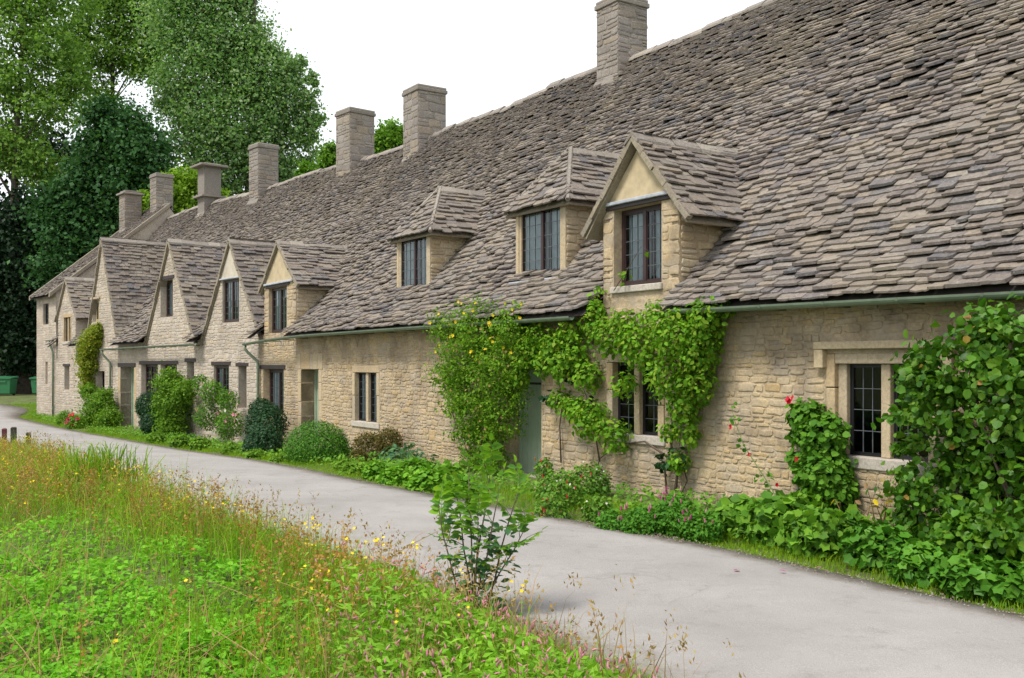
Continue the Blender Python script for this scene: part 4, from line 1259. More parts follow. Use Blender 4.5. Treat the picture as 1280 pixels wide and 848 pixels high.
BLOBS = {
 'large_shrub':[(4.2,10.33,1.44,0.18),(4.14,10.34,1.03,0.18),(4.08,10.33,0.7,0.18),(4.08,10.15,0.39,0.21),(4.63,9.86,0.75,0.4),(4.16,9.85,1.54,0.4),(4.39,9.5,1.94,0.44),(4.61,9.17,2.01,0.44),(4.11,9.74,0.84,0.38),(4.13,9.53,0.37,0.4),(4.58,8.84,1.15,0.39),(4.39,8.96,0.35,0.43),(4.74,8.8,1.58,0.57),(4.61,8.44,0.65,0.54),(4.18,10.19,1.82,0.2),(4.6,9.54,2.23,0.18),(4.13,10.44,1.69,0.13),(4.16,8.94,0.21,0.34),(4.58,9.75,1.08,0.47)],
 'leafy_climber':[(3.48,11.78,1.28,0.17),(3.62,11.56,1.06,0.24),(3.6,11.5,0.65,0.26),(3.52,11.54,0.19,0.24),(3.72,11.42,0.46,0.18),(3.42,11.96,1.03,0.08),(3.41,11.97,0.77,0.08)],
 'hydrangea':[(2.51,10.98,0.14,0.21),(2.76,10.42,0.17,0.27),(2.97,9.84,0.16,0.25),(3.32,9.94,0.14,0.22),(3.28,11.35,0.17,0.2)],
 'ivy':[(3.42,9.25,0.15,0.25),(3.53,8.62,0.13,0.21),(3.71,8.09,0.13,0.2),(3.96,7.89,0.13,0.19)],
 'flower_mat':[(1.13,11.25,0.09,0.18),(1.42,11.01,0.13,0.21),(1.77,11.01,0.16,0.25),(2.04,10.69,0.14,0.22),(2.02,12.27,0.13,0.2)],
 'fuchsia':[(0.63,13.01,0.2,0.31),(1.12,14.26,0.18,0.3),(0.49,12.22,0.08,0.22),(1.04,11.94,0.12,0.19),(0.49,15.39,0.29,0.15)],
 'vine':[(0.29,16.42,2.1,0.26),(0.52,16.16,1.9,0.21),(0.42,16.23,2.36,0.21),(0.7,15.89,2.28,0.23),(0.76,15.8,1.9,0.23),(0.94,15.53,2.4,0.2),(0.11,16.61,1.7,0.21),(0.82,15.71,1.84,0.25),(1.17,15.28,1.72,0.27),(1.63,14.49,1.61,0.21),(2.44,13.18,1.64,0.28),(2.52,13.05,2.27,0.29),(2.0,13.83,2.51,0.27),(1.62,14.41,2.48,0.25),(1.21,15.11,2.51,0.19),(2.38,13.45,0.98,0.19),(1.0,15.53,1.21,0.22),(1.28,15.11,2.71,0.16),(0.99,15.45,2.09,0.27),(1.42,14.71,2.31,0.31),(1.81,14.12,2.18,0.36),(2.25,13.36,2.28,0.39),(2.54,12.92,2.52,0.27),(2.74,12.72,2.58,0.11),(2.18,13.56,1.74,0.37),(2.45,13.15,2.01,0.3),(2.32,13.44,1.31,0.26),(2.16,13.78,0.96,0.14),(2.27,13.6,0.57,0.16),(0.65,16.06,2.09,0.22),(1.21,15.11,1.05,0.32),(0.79,15.93,1.32,0.2),(1.51,14.67,0.84,0.26)],
 'clematis':[(-0.95,18.11,1.25,0.35),(-0.71,17.75,0.69,0.37),(0.0,16.86,1.43,0.3),(-1.2,18.67,1.67,0.33),(-0.34,17.01,0.19,0.3),(0.07,16.76,2.64,0.32),(-1.17,18.62,2.54,0.39),(-0.56,17.53,2.53,0.51),(0.0,16.77,2.37,0.4),(-0.87,17.99,1.97,0.49),(-0.25,16.96,1.83,0.46),(-0.59,17.57,1.26,0.51),(-0.2,16.99,1.01,0.38),(-0.42,17.31,0.51,0.36),(-0.71,17.66,0.15,0.28),(0.2,16.56,1.94,0.27)],
 'geranium':[(-1.83,15.73,0.04,0.28),(-1.25,14.86,0.1,0.29),(-0.74,14.07,0.12,0.25),(-2.23,16.33,0.1,0.21),(-1.59,16.45,0.14,0.24),(-1.01,15.66,0.14,0.23)],
 'hellebore':[(-2.27,19.12,0.1,0.26),(-2.01,19.53,0.13,0.22),(-1.58,18.15,0.08,0.18)],
 'bronze_bush':[(-2.98,20.81,0.11,0.37),(-2.51,20.29,0.32,0.28),(-2.99,19.38,0.05,0.19)],
 'boxwood':[(-3.89,19.84,0.23,0.51)],
 'dark_bush':[(-6.2,25.14,0.38,0.51),(-5.72,22.96,0.05,0.46),(-6.51,25.78,0.72,0.29)],
 'roses':[(-8.89,29.51,1.07,0.36),(-9.08,29.74,0.35,0.41),(-8.18,28.66,0.86,0.3),(-9.54,30.44,1.34,0.24),(-8.04,28.34,0.19,0.41)],
 'clipped':[(-11.72,32.26,0.53,0.44),(-11.53,32.04,0.02,0.41)],
 'light_shrub':[(-10.93,31.79,1.26,0.46),(-10.8,31.64,0.63,0.51),(-10.22,31.09,1.03,0.32),(-10.8,31.64,-0.01,0.46)],
 'end_shrub':[(-15.5,37.23,0.11,0.54),(-16.37,38.58,0.81,0.31),(-14.56,35.96,-0.12,0.4),(-15.15,36.97,0.56,0.39)],
 'wall_climber':[(-16.7,39.36,2.22,0.45),(-16.45,39.06,2.68,0.49),(-16.96,39.67,1.55,0.29),(-16.07,38.62,3.17,0.29),(-16.75,39.3,1.15,0.3),(-16.2,38.8,2.95,0.4),(-16.55,39.1,1.9,0.38)],
 'red_flowers':[(-17.09,38.12,-0.24,0.34),(-15.83,36.15,-0.25,0.32)],
 'low_green':[(-10.49,29.39,-0.3,0.24),(-9.09,27.26,-0.25,0.26),(-8.14,25.97,-0.21,0.25),(-6.72,23.89,-0.21,0.23)],
 'low_green2':[(-5.45,21.2,-0.09,0.2),(-4.66,20.01,-0.08,0.19),(-2.75,17.12,0.04,0.19),(-3.04,18.01,0.06,0.14)],
}

# ------------------------------------------------------------------ leaves
def unit(v): return v / np.maximum(np.linalg.norm(v, axis=-1, keepdims=True), 1e-9)
LEAF_OVAL = (np.array([(0, 0, 0), (.30, .32, .06), (.24, .68, .05), (0, 1, -.10), (-.24, .68, .05), (-.30, .32, .06), (0, .34, -.01), (0, .70, -.03)], float),
             [(0, 1, 6), (0, 6, 5), (1, 2, 7, 6), (6, 7, 4, 5), (2, 3, 7), (7, 3, 4)])
LEAF_ROUND = (np.array([(0, 0, 0), (.42, .22, .07), (.40, .66, .06), (0, 1, -.06), (-.40, .66, .06), (-.42, .22, .07), (0, .28, -.01), (0, .70, -.02)], float),
              [(0, 1, 6), (0, 6, 5), (1, 2, 7, 6), (6, 7, 4, 5), (2, 3, 7), (7, 3, 4)])
LEAF_LANCE = (np.array([(0, 0, 0), (.13, .35, .03), (0, 1, -.16), (-.13, .35, .03), (0, .38, -.01)], float),
              [(0, 1, 4), (0, 4, 3), (1, 2, 4), (4, 2, 3)])
LEAF_PALM = (np.array([(0, 0, 0), (.40, .02, .05), (.42, .34, .03), (.50, .64, .04), (.26, .74, .02), (0, 1, -.08), (-.26, .74, .02), (-.50, .64, .04), (-.42, .34, .03), (-.40, .02, .05), (0, .45, -.03)], float),
             [(0, 1, 2, 10), (2, 3, 4, 10), (4, 5, 10), (10, 5, 6), (10, 6, 7, 8), (10, 8, 9, 0)])
LEAF_QUAD = (np.array([(0, 0, 0), (.36, .5, .06), (0, 1, -.06), (-.36, .5, .06)], float), [(0, 1, 2, 3)])
PETALS = (np.array([(0, 0, 0)] + [(.5 * (1 if i % 2 == 0 else .62) * math.cos(i * math.pi / 5), .5 * (1 if i % 2 == 0 else .62) * math.sin(i * math.pi / 5), .16 if i % 2 == 0 else .1) for i in range(10)], float),
          [(0, 1 + i, 1 + (i + 1) % 10) for i in range(10)])
def _spike():
    v, f = [], []
    for k, (z, r) in enumerate([(0, .05), (.25, .16), (.6, .13), (1, .02)]):
        for i in range(5):
            a = 2 * math.pi * i / 5 + k * .5
            v.append((r * math.cos(a), z, r * math.sin(a)))
    for k in range(3):
        for i in range(5): f.append((k * 5 + i, k * 5 + (i + 1) % 5, k * 5 + 5 + (i + 1) % 5, k * 5 + 5 + i))
    return np.array(v, float), f
SPIKE = _spike()

def frames(nor, tan):
    Z = unit(nor); Y = unit(tan - Z * np.sum(tan * Z, -1, keepdims=True)); X = np.cross(Y, Z)
    return X, Y, Z
def joined(name, shape, pos, nor, tan, size, mat, parent=None, width=1.0):
    v, f = shape; n = len(pos)
    if n == 0: return None
    X, Y, Z = frames(nor, tan)
    s = size[:, None, None]
    V = pos[:, None, :] + s * (v[None, :, 0:1] * width * X[:, None, :] + v[None, :, 1:2] * Y[:, None, :] + v[None, :, 2:3] * Z[:, None, :])
    off = (np.arange(n) * len(v))[:, None]
    F = []
    for k in (3, 4):
        fk = np.array([q for q in f if len(q) == k], dtype=np.int64)
        if len(fk): F.append((off[:, :, None] + fk[None]).reshape(-1, k))
    o = link(name, mesh_np(name, V.reshape(-1, 3), F), parent, mat)
    return o
def singles(name, shape, pos, nor, tan, size, mat, parent, width=1.0):
    v, f = shape
    me = mesh_from(name, v * np.array([width, 1, 1]), f); me.materials.append(mat)
    X, Y, Z = frames(nor, tan)
    for i in range(len(pos)):
        o = link(name, me, parent)
        s = size[i]
        m = np.eye(4); m[:3, 0] = X[i] * s; m[:3, 1] = Y[i] * s; m[:3, 2] = Z[i] * s; m[:3, 3] = pos[i]
        o.matrix_basis = Matrix(m.tolist())

def cloud(blobs, n, size, shell=.55, up=.5, out=.9, rand=.7, droop=.4, squash=1.0, clump=0.0, zmin=None, wall=None):
    """n leaves spread through a set of rounded masses, thicker towards their outsides"""
    b = np.array(blobs, float)
    w = b[:, 3] ** 2; w /= w.sum()
    k = rng.choice(len(b), n, p=w)
    dirs = unit(rng.normal(size=(n, 3)))
    if clump > 0:           # leaves gather on twigs, with gaps between
        nc = max(12, int(n / clump))
        kc = rng.choice(len(b), nc, p=w)
        dc = unit(rng.normal(size=(nc, 3)))
        pc_ = b[kc, :3] + dc * (b[kc, 3] * (shell + (1.06 - shell) * rng.random(nc)))[:, None] * np.array([1, 1, squash])
        q = rng.integers(0, nc, n)
        sp = (b[kc[q], 3] * rng.uniform(.08, .34, n))[:, None]
        pos = pc_[q] + rng.normal(size=(n, 3)) * sp * np.array([1, 1, .7])
        dirs = unit(dc[q] + .5 * unit(rng.normal(size=(n, 3))))
    else:
        rad = b[k, 3] * (shell + (1.05 - shell) * rng.random(n) ** .8) * rng.uniform(.93, 1.09, n)
        pos = b[k, :3] + dirs * rad[:, None] * np.array([1, 1, squash])
    nor = unit(dirs * out + np.array([0, 0, up]) + rng.normal(size=(n, 3)) * rand)
    tan = unit(dirs * .5 + rng.normal(size=(n, 3)) + np.array([0, 0, -droop]))
    sz = size * rng.uniform(.45, 1.35, n)
    keep = np.ones(n, bool)
    if zmin is not None: keep &= pos[:, 2] > ground_z(pos[:, 0], pos[:, 1]) + zmin
    if wall is not None:
        P = np.array(wall.P); nn = np.array(wall.n)
        d = (pos - P) @ nn
        over = d > -.06
        pos[over] -= nn[None] * (d[over] + .06 + rng.random(over.sum()) * .08)[:, None]
    return [a[keep] for a in (pos, nor, tan, sz)]

def bed_point(x, y): return float(ground_z(np.array([x]), np.array([y]))[0])

def plant(name, label, cat, blobs, n, size, mat, shape=LEAF_OVAL, nsingle=0, base=None, group=None, stems=5, srad=.012, smat='stem', width=1.0, wall=None, hollow=None, **kw):
    b = np.array(blobs, float)
    low = b[np.argmin(b[:, 2])]
    bx, by = base if base else (low[0], low[1])
    bz = bed_point(bx, by)
    root = thing(name, label, cat, (bx, by, bz), group)
    pos, nor, tan, sz = cloud(blobs, n, size, zmin=.01, wall=wall, **kw)
    if hollow is not None:       # a gap worn into the mass
        c_, r_ = np.array(hollow[:3]), np.array(hollow[3:])
        k_ = (np.sum(((pos - c_) / r_) ** 2, -1) > 1) | (rng.random(len(pos)) < .25)
        pos, nor, tan, sz = pos[k_], nor[k_], tan[k_], sz[k_]
    if nsingle:
        px = np.array([px_size(p, s) for p, s in zip(pos, sz)])
        facing = unit(pos - b[:, :3].mean(0))
        score = px * (1.2 - facing[:, 1] * .6)
        score[px < 5] = 0
        o = np.argsort(-score)[:min(nsingle, int((score > 0).sum()))]
        m = np.zeros(len(pos), bool); m[o] = True
        singles('leaf', shape, pos[m], nor[m], tan[m], sz[m], mat, root, width)
        pos, nor, tan, sz = pos[~m], nor[~m], tan[~m], sz[~m]
    f = joined('foliage', shape, pos, nor, tan, sz, mat, root, width)
    if f: f['kind'] = 'stuff'
    r = random.Random(int(abs(bx * 100)))
    for i in range(stems):
        q = blobs[i % len(blobs)]
        a = Vector((bx + r.uniform(-.08, .08), by + r.uniform(-.08, .08), bz - .05)); c = Vector(q[:3]) + Vector((r.uniform(-1, 1), r.uniform(-1, 1), r.uniform(0, 1))) * q[3] * .4
        mid = a.lerp(c, .5) + Vector((r.uniform(-.08, .08), r.uniform(-.08, .08), .05))
        if wall is not None:
            for v in (a, mid, c):
                d = (v - wall.P).dot(wall.n)
                if d > -.05: v -= wall.n * (d + .05)
        s = MB(); s.tube([a, a.lerp(mid, .5) + Vector((r.uniform(-.03, .03), 0, .02)), mid, c], [srad, srad * .85, srad * .7, srad * .35], 6)
        s.build('branch', M[smat], root, True)
    return root
def flowers(root, pts, size, mat, shape=PETALS, name='flower', face=(-.5, -.8, .4), spread=.5, upright=False):
    pts = np.array(pts, float); n = len(pts)
    nor = unit(np.array(face)[None] + rng.normal(size=(n, 3)) * spread)
    tan = unit(rng.normal(size=(n, 3)) * .35 + np.array([0, 0, 1])) if upright else rng.normal(size=(n, 3))
    if upright: nor = unit(rng.normal(size=(n, 3)) * np.array([1, 1, .1]))
    singles(name, shape, pts, nor, tan, size * rng.uniform(.75, 1.2, n), mat, root)
def on_front(blobs, n, reach=1.0, low=-1, high=1, toward=(-.6, -.8)):
    """points on the side of a mass that faces the lane"""
    b = np.array(blobs, float); out = []
    while len(out) < n:
        q = b[rng.choice(len(b), p=b[:, 3] ** 2 / (b[:, 3] ** 2).sum())]
        d = unit(rng.normal(size=3))
        if d[0] * toward[0] + d[1] * toward[1] < .1 or not (low <= d[2] <= high): continue
        out.append(q[:3] + d * q[3] * rng.uniform(.95, 1.12) * reach)
    return out

# ------------------------------------------------------------------ trees beyond the row
def tree(name, label, blobs, n, size, mat, base, trunk_r, group=None, clump=26, shell=.35, trunks=None, cat='tree'):
    bx, by = base
    bz = bed_point(bx, by)
    root = thing(name, label, cat, (bx, by, bz), group)
    pos, nor, tan, sz = cloud(blobs, n, size, shell=shell, clump=clump, up=.6, out=.5, rand=.8)
    f = joined('crown', LEAF_QUAD, pos, nor, tan, sz, mat, root, 1.1); f['kind'] = 'stuff'
    b = np.array(blobs, float)
    top = b[:, 2].max()
    r = random.Random(int(abs(bx) * 10))
    m = MB()
    axis = []
    cx, cy = b[:, 0].mean(), b[:, 1].mean()
    H_ = top - bz
    for i in range(9):
        f_ = i / 8
        axis.append(Vector((bx + (cx - bx) * f_ + r.uniform(-.25, .25) * min(1, i), by + (cy - by) * f_ + r.uniform(-.25, .25) * min(1, i), bz - .3 + H_ * f_)))
    m.tube(axis, [trunk_r * (1.25 if i == 0 else (1 - .86 * i / 8)) for i in range(9)], 10)
    t = m.build('trunk', M['bark'], root, True)
    for q in blobs:
        c = Vector(q[:3])
        zs = max(bz + H_ * .15, c.z - q[3] * r.uniform(.8, 1.6) - (c - Vector((cx, cy, c.z))).length * .4)
        f_ = min(max((zs - bz) / H_, .12), .92) * 8
        i = int(f_); a = axis[i].lerp(axis[min(i + 1, 8)], f_ - i)
        for k in range(2):
            e = c + Vector((r.uniform(-1, 1), r.uniform(-1, 1), r.uniform(-.5, 1))) * q[3] * .7
            mid = a.lerp(e, .5) + Vector((r.uniform(-.4, .4), r.uniform(-.4, .4), r.uniform(0, .5)))
            lm = MB(); rr = trunk_r * (.34 if k == 0 else .22) * (1 - .6 * f_ / 8)
            lm.tube([a, a.lerp(mid, .5), mid, e], [rr, rr * .8, rr * .6, rr * .15], 6)
            lm.build('limb', M['bark'], t, True)
    return root
tree('poplar_tree', 'tall poplar with pale leaves rising behind the chimneys, its right side against open sky', TREES['poplar'], 88000, .23, T['poplar'], (-19.5, 72), .55)
tree('ash_tree', 'tall thin ash with open crown and sky gaps left of the poplar', TREES['thin'], 30000, .25, T['ash'], (-32, 78), .4)
tree('ash_tree', 'tall open tree at the left edge with a dark straight trunk showing through', TREES['edge'], 34000, .24, T['ash'], (-33.5, 66), .42)
tree('maple_tree', 'dense dark green round tree standing left of the far chimneys', TREES['maple'], 34000, .27, T['maple'], (-24.5, 60), .4, clump=34)
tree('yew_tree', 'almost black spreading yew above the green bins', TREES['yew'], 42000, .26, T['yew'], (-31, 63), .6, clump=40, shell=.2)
tree('lime_tree', 'small yellow green tree showing between the far chimneys', TREES['lime'], 12000, .2, T['lime'], (-18.5, 56), .2, clump=30)
tree('oak_tree', 'bright green tree top peeping over the ridge between two chimneys', TREES['oak'], 7000, .22, T['oak'], (-7.8, 62), .25, clump=30)
tree('oak_tree', 'low green tree top over the ridge just left of a chimney', TREES['oak2'], 7000, .22, T['oak'], (-10.2, 58), .25, clump=30)

# the wood on the bank behind, its shade put into near-black leaves
wb = []
_w = random.Random(11)
for i in range(120):
    x = _w.uniform(-75, -20); y = _w.uniform(80, 98)
    hgt = _w.uniform(1, 15) if x > -30 else _w.uniform(1, 19)
    wb.append((x, y, bed_point(x, y) + hgt, _w.uniform(2.0, 3.6)))
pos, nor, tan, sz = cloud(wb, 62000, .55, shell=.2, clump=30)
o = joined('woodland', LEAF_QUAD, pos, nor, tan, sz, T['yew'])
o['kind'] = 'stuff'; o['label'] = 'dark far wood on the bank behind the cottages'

# ------------------------------------------------------------------ shrubs and climbers along the wall
bl = BLOBS['large_shrub']
p = plant('large_shrub', 'tallest round leaved shrub hiding the right part of the stone hooded window', 'shrub', bl, 12500, .078, L['shrub'], LEAF_ROUND, 300, base=(4.75, 9.0), stems=7, srad=.018, wall=A, shell=.55, rand=.75, clump=26, hollow=(4.25, 8.9, .95, .40, .75, .42))
flowers(p, on_front(bl, 14, 1.02, .2, 1), .07, L['orange'], LEAF_ROUND, 'leaf')
bl = BLOBS['leafy_climber']
p = plant('leafy_climber', 'leafy climber with a few red blooms left of the stone hooded window', 'climber', [(a_, b_, c_, r_ * 1.2) for a_, b_, c_, r_ in bl], 4200, .078, L['climber'], LEAF_ROUND, 300, base=(3.45, 11.6), stems=5, wall=A, rand=.5)
flowers(p, [(3.26, 11.76, 1.48), (3.28, 11.76, 1.45), (3.36, 11.72, .78), (3.30, 11.7, 1.50)], .085, L['red'])
bl = BLOBS['hydrangea']
plant('hydrangea_bush', 'low spreading bush of big fresh green leaves below the leafy climber', 'bush', [(a_, b_, c_ + .06, r_ * 1.2) for a_, b_, c_, r_ in bl], 3600, .095, L['hydrangea'], LEAF_PALM, 250, stems=5, smat='green_stem', up=.7, rand=.9, squash=.8)
bl = BLOBS['ivy']
plant('ivy_patch', 'dark low ivy spreading at the foot of the large round leaved shrub', 'ivy', [(a_, b_, c_ + .04, r_ * 1.15) for a_, b_, c_, r_ in bl], 2600, .085, L['box'], LEAF_PALM, 200, stems=3, up=.9, squash=.7)
bl = BLOBS['flower_mat']
p = plant('flowering_ground_cover', 'low green mat dotted with magenta and white flower spikes at the lane edge', 'flowers', bl, 6500, .045, L['mat'], LEAF_OVAL, 120, stems=0, up=.8, squash=.85)
flowers(p, on_front(bl, 24, 1.1, .1, 1), .065, L['magenta'], SPIKE, 'flower_spike', upright=True)
flowers(p, on_front(bl, 12, 1.1, .1, 1), .06, L['pink'], SPIKE, 'flower_spike', upright=True)
bl = BLOBS['fuchsia']
p = plant('fuchsia_bush', 'loose fuchsia bush hung with small red flowers right of the green door', 'bush', bl, 4200, .055, L['rose'], LEAF_OVAL, 150, stems=9, srad=.006)
flowers(p, on_front(bl, 24, 1.05, -.4, .8), .06, L['red'], SPIKE, 'flower', upright=True)
flowers(p, on_front(bl, 20, 1.1, .1, 1), .035, L['white'])
flowers(p, on_front(bl, 26, 1.1, .0, 1), .05, L['bronze'], LEAF_OVAL, 'bronze_leaf')
bl = BLOBS['vine']
p = plant('wall_vine', 'vigorous green vine arching over the mullioned window and up to the gutter', 'vine', bl, 11500, .078, L['vine'], LEAF_OVAL, 300, base=(2.3, 13.3), stems=0, wall=A, rand=.5, shell=.4)
def twig(root, pts, r0, mat='stem', name='stem'):
    s = MB(); pts = [Vector(q) for q in pts]
    n = len(pts); s.tube(pts, [r0 * (1 - .75 * i / (n - 1)) for i in range(n)], 6)
    return s.build(name, M[mat], root, True)
def aw(t, d, z): return A.w(t, d, z)
for pts, r0 in [([aw(1.05, -.12, 0), aw(1.0, -.1, .35), aw(1.15, -.08, .8), aw(1.0, -.1, 1.3), aw(1.3, -.12, 1.8), aw(1.1, -.2, 2.3), aw(.8, -.3, 2.6)], .022),
                ([aw(1.15, -.15, 0), aw(1.25, -.1, .4), aw(1.1, -.07, .9), aw(1.2, -.1, 1.5), aw(1.6, -.15, 2.1), aw(2.4, -.2, 2.25)], .016),
                ([aw(.95, -.14, 0), aw(.8, -.1, .3), aw(.95, -.12, .7), aw(.85, -.16, 1.0)], .012),
                ([aw(1.2, -.1, .6), aw(1.7, -.08, .78), aw(2.3, -.06, .7), aw(2.75, -.07, .45), aw(2.9, -.1, 0)], .018),
                ([aw(2.75, -.07, .4), aw(2.9, -.06, .9), aw(3.1, -.06, 1.4), aw(3.4, -.08, 1.9)], .014),
                ([aw(3.75, -.07, .3), aw(3.8, -.06, .9), aw(3.7, -.07, 1.3), aw(3.9, -.1, 2.0), aw(3.2, -.15, 2.2)], .014),
                ([aw(2.95, -.05, 2.2), aw(2.85, -.08, 2.7), aw(2.75, -.1, 3.0)], .02),
                ([aw(2.4, -.08, 3.0), aw(2.1, -.1, 3.25), aw(1.75, -.1, 3.6), aw(1.55, -.12, 3.5)], .007)]:
    twig(p, pts, r0)
q = cloud([(*aw(2.1, -.1, 3.2), .10), (*aw(1.6, -.12, 3.5), .08), (*aw(2.75, -.1, 2.95), .16)], 46, .09, wall=A)
singles('leaf', LEAF_OVAL, *q, L['vine'], p)
q = cloud([(*aw(.9, -.2, .62), .17), (*aw(1.15, -.2, .5), .12)], 60, .09, wall=A)
singles('dark_leaf', LEAF_PALM, *q, L['dark'], p)
q = cloud([(*aw(3.3, -.15, 1.75), .2), (*aw(3.9, -.12, 1.3), .16), (*aw(3.0, -.1, 1.2), .2), (*aw(3.5, -.12, 2.1), .22)], 120, .10, wall=A)
singles('dark_leaf', LEAF_PALM, *q, L['dark'], p)
bl = BLOBS['clematis']
p = plant('yellow_clematis', 'billowing feathery climber with small yellow flowers left of the green door', 'climber', bl, 24000, .06, L['clematis'], LEAF_LANCE, 100, base=(-.6, 17.4), stems=6, srad=.015, width=2.2, wall=A, clump=24, shell=.45)
hi = [b_ for b_ in bl if b_[2] > 1.7]
flowers(p, on_front(hi, 38, 1.06, .0, 1), .075, L['yellow'])
flowers(p, on_front(bl[6:15], 60, 1.04, -.6, .6), .055, L['dry'], PETALS, 'seed_head')
bl = BLOBS['geranium']
plant('geranium_bed', 'low bed of crowded round green leaves under the yellow flowered climber', 'plants', bl, 4500, .085, L['geranium'], LEAF_ROUND, 300, stems=0, up=1.3, squash=.8, out=.5)
bl = BLOBS['hellebore']
plant('blue_leaved_plant', 'blue green fingered leaves standing between bronze bush and wall', 'plant', bl, 420, .13, L['blue'], LEAF_LANCE, 150, stems=6, smat='green_stem', width=1.8, up=.9)
bl = BLOBS['bronze_bush']
plant('bronze_bush', 'feathery bronze brown bush beneath the honey coloured mullioned window', 'bush', bl, 6500, .06, L['bronze'], LEAF_LANCE, 0, stems=8, srad=.008, width=1.6)
bl = BLOBS['boxwood']
b0 = bl[0]
plant('box_bush', 'clipped round box bush at the lane edge below the third doorway', 'bush', [(b0[0], b0[1], b0[2] + .02, .60), (b0[0] + .1, b0[1], b0[2] - .15, .55)], 22000, .036, L['box'], LEAF_OVAL, 0, stems=4, shell=.82, squash=.82, rand=.45)
bl = BLOBS['dark_bush']
plant('dark_bush', 'tall dark evergreen bush beside the drainpipe', 'bush', bl, 15000, .055, L['dark'], LEAF_OVAL, 0, stems=5, shell=.6, rand=.5)
bl = BLOBS['roses']
p = plant('rose_bush', 'straggling rose bush with pale pink blooms against the tall steep gable', 'bush', bl, 5200, .065, L['rose'], LEAF_OVAL, 0, stems=9, srad=.009)
flowers(p, on_front(bl, 9, 1.05, -.2, .8), .12, L['pink']); flowers(p, on_front(bl, 5, 1.05, .2, 1), .13, L['white'])
bl = BLOBS['clipped']
plant('clipped_bush', 'dark clipped upright bush just right of the deep stone doorway', 'bush', bl, 15000, .05, L['dark'], LEAF_OVAL, 0, stems=4, shell=.8, rand=.45)
bl = BLOBS['light_shrub']
plant('garden_shrub', 'light green leafy shrub reaching up to the timber lintels', 'shrub', bl, 13000, .075, L['light'], LEAF_OVAL, 0, stems=8, srad=.012, clump=18)
bl = BLOBS['end_shrub']
plant('garden_shrub', 'mixed green shrub left of the deep stone doorway under the yellowing climber', 'shrub', bl, 11000, .08, L['light'], LEAF_OVAL, 0, stems=8, clump=18)
bl = BLOBS['wall_climber']
plant('wall_climber', 'yellowing climber on the wall beneath the tallest far gable', 'climber', bl, 13000, .085, L['autumn'], LEAF_OVAL, 0, base=(-16.6, 39.2), stems=4, wall=B, clump=16)
bl = BLOBS['red_flowers']
p = plant('flower_clump', 'low clump of leaves with red and purple flowers at the far house wall', 'flowers', bl, 3600, .09, L['light'], LEAF_LANCE, 0, stems=0, width=1.6, up=.9)
flowers(p, on_front(bl[1:], 22, 1.1, -.2, 1), .12, L['red'])
flowers(p, on_front(bl[1:], 10, 1.1, -.2, 1), .11, L['magenta'])
for i, (k, lab) in enumerate([('low_green', 'low green plants along the foot of the far cottages'), ('low_green2', 'low green plants at the lane edge either side of the clipped round bush')]):
    plant('low_plants', lab, 'plants', BLOBS[k], 4500, .08, L['light'], LEAF_OVAL, 0, stems=0, up=1.0, squash=.8)

# hollyhock leaning out from the wall
hx = Vector((3.15, 10.75, 0))
hp = thing('hollyhock', 'thin leaning hollyhock stem with dark red buds in front of the bare wall', 'flower', hx)
hpts = [hx, Vector((3.0, 11.0, .3)), Vector((2.85, 11.25, .62)), Vector((2.7, 11.6, .95)), Vector((2.62, 11.75, 1.25)), Vector((2.60, 11.8, 1.42))]
twig(hp, hpts, .010, 'green_stem')
q = cloud([(*hpts[3], .07), (*hpts[4], .05), (*hpts[5], .05), (*hpts[2], .1), (*hpts[1], .12)], 60, .05)
singles('leaf', LEAF_ROUND, *q, L['climber'], hp)
flowers(hp, [(2.58, 11.72, 1.16), (2.95, 11.1, .55), (2.74, 11.5, .85)], .075, L['red'])
# withered stalks
dp = thing('dried_stalks', 'bent dry stalks with papery brown and yellow heads below the hooded window', 'plant', (3.62, 10.35, 0))
_r = random.Random(4)
for i in range(11):
    x, y = 3.62 + _r.uniform(-.25, .25), 10.35 + _r.uniform(-.12, .12)
    hgt = _r.uniform(.35, .75); dx = _r.uniform(-.25, .25)
    s = MB(); s.tube([(x, y, 0), (x + dx * .4, y, hgt * .6), (x + dx, y - .04, hgt)], [.007, .006, .003], 5); s.build('stalk', L['dry'], dp, True)
    singles('dry_leaf', LEAF_OVAL, np.array([[x + dx, y - .04, hgt]]), unit(rng.normal(size=(1, 3))), np.array([[_r.uniform(-1, 1), -.3, -.6]]), np.array([_r.uniform(.07, .12)]), L['dry'] if i % 3 else L['yellow'], dp)

# ------------------------------------------------------------------ grass and meadow
def blades(name, P, h, wid, mat, lean=.35, parent=None, curve=.5):
    n = len(P)
    a = rng.uniform(0, 2 * math.pi, n)
    side = np.stack([np.cos(a), np.sin(a), np.zeros(n)], -1)
    la = rng.uniform(0, 2 * math.pi, n)
    ld = np.stack([np.cos(la), np.sin(la), np.zeros(n)], -1) * (np.abs(rng.normal(0, lean, n)) * h)[:, None]
    up = np.array([0, 0, 1.0])
    w = wid * rng.uniform(.6, 1.3, n)
    m1 = P + ld * .22 + up * (h * .45)[:, None]; m2 = P + ld * .62 + up * (h * .8)[:, None]; tip = P + ld * (1 + curve * .4) + up * (h * (1 - .12 * curve))[:, None]
    V = np.stack([P - side * w[:, None] / 2, P + side * w[:, None] / 2, m1 - side * w[:, None] * .45, m1 + side * w[:, None] * .45,
                  m2 - side * w[:, None] * .28, m2 + side * w[:, None] * .28, tip], 1)
    off = (np.arange(n) * 7)[:, None, None]
    q = np.array([[0, 1, 3, 2], [2, 3, 5, 4]])[None] + off; t = np.array([[4, 5, 6]])[None] + off
    o = link(name, mesh_np(name, V.reshape(-1, 3), [q.reshape(-1, 4), t.reshape(-1, 3)]), parent, mat)
    return o, tip
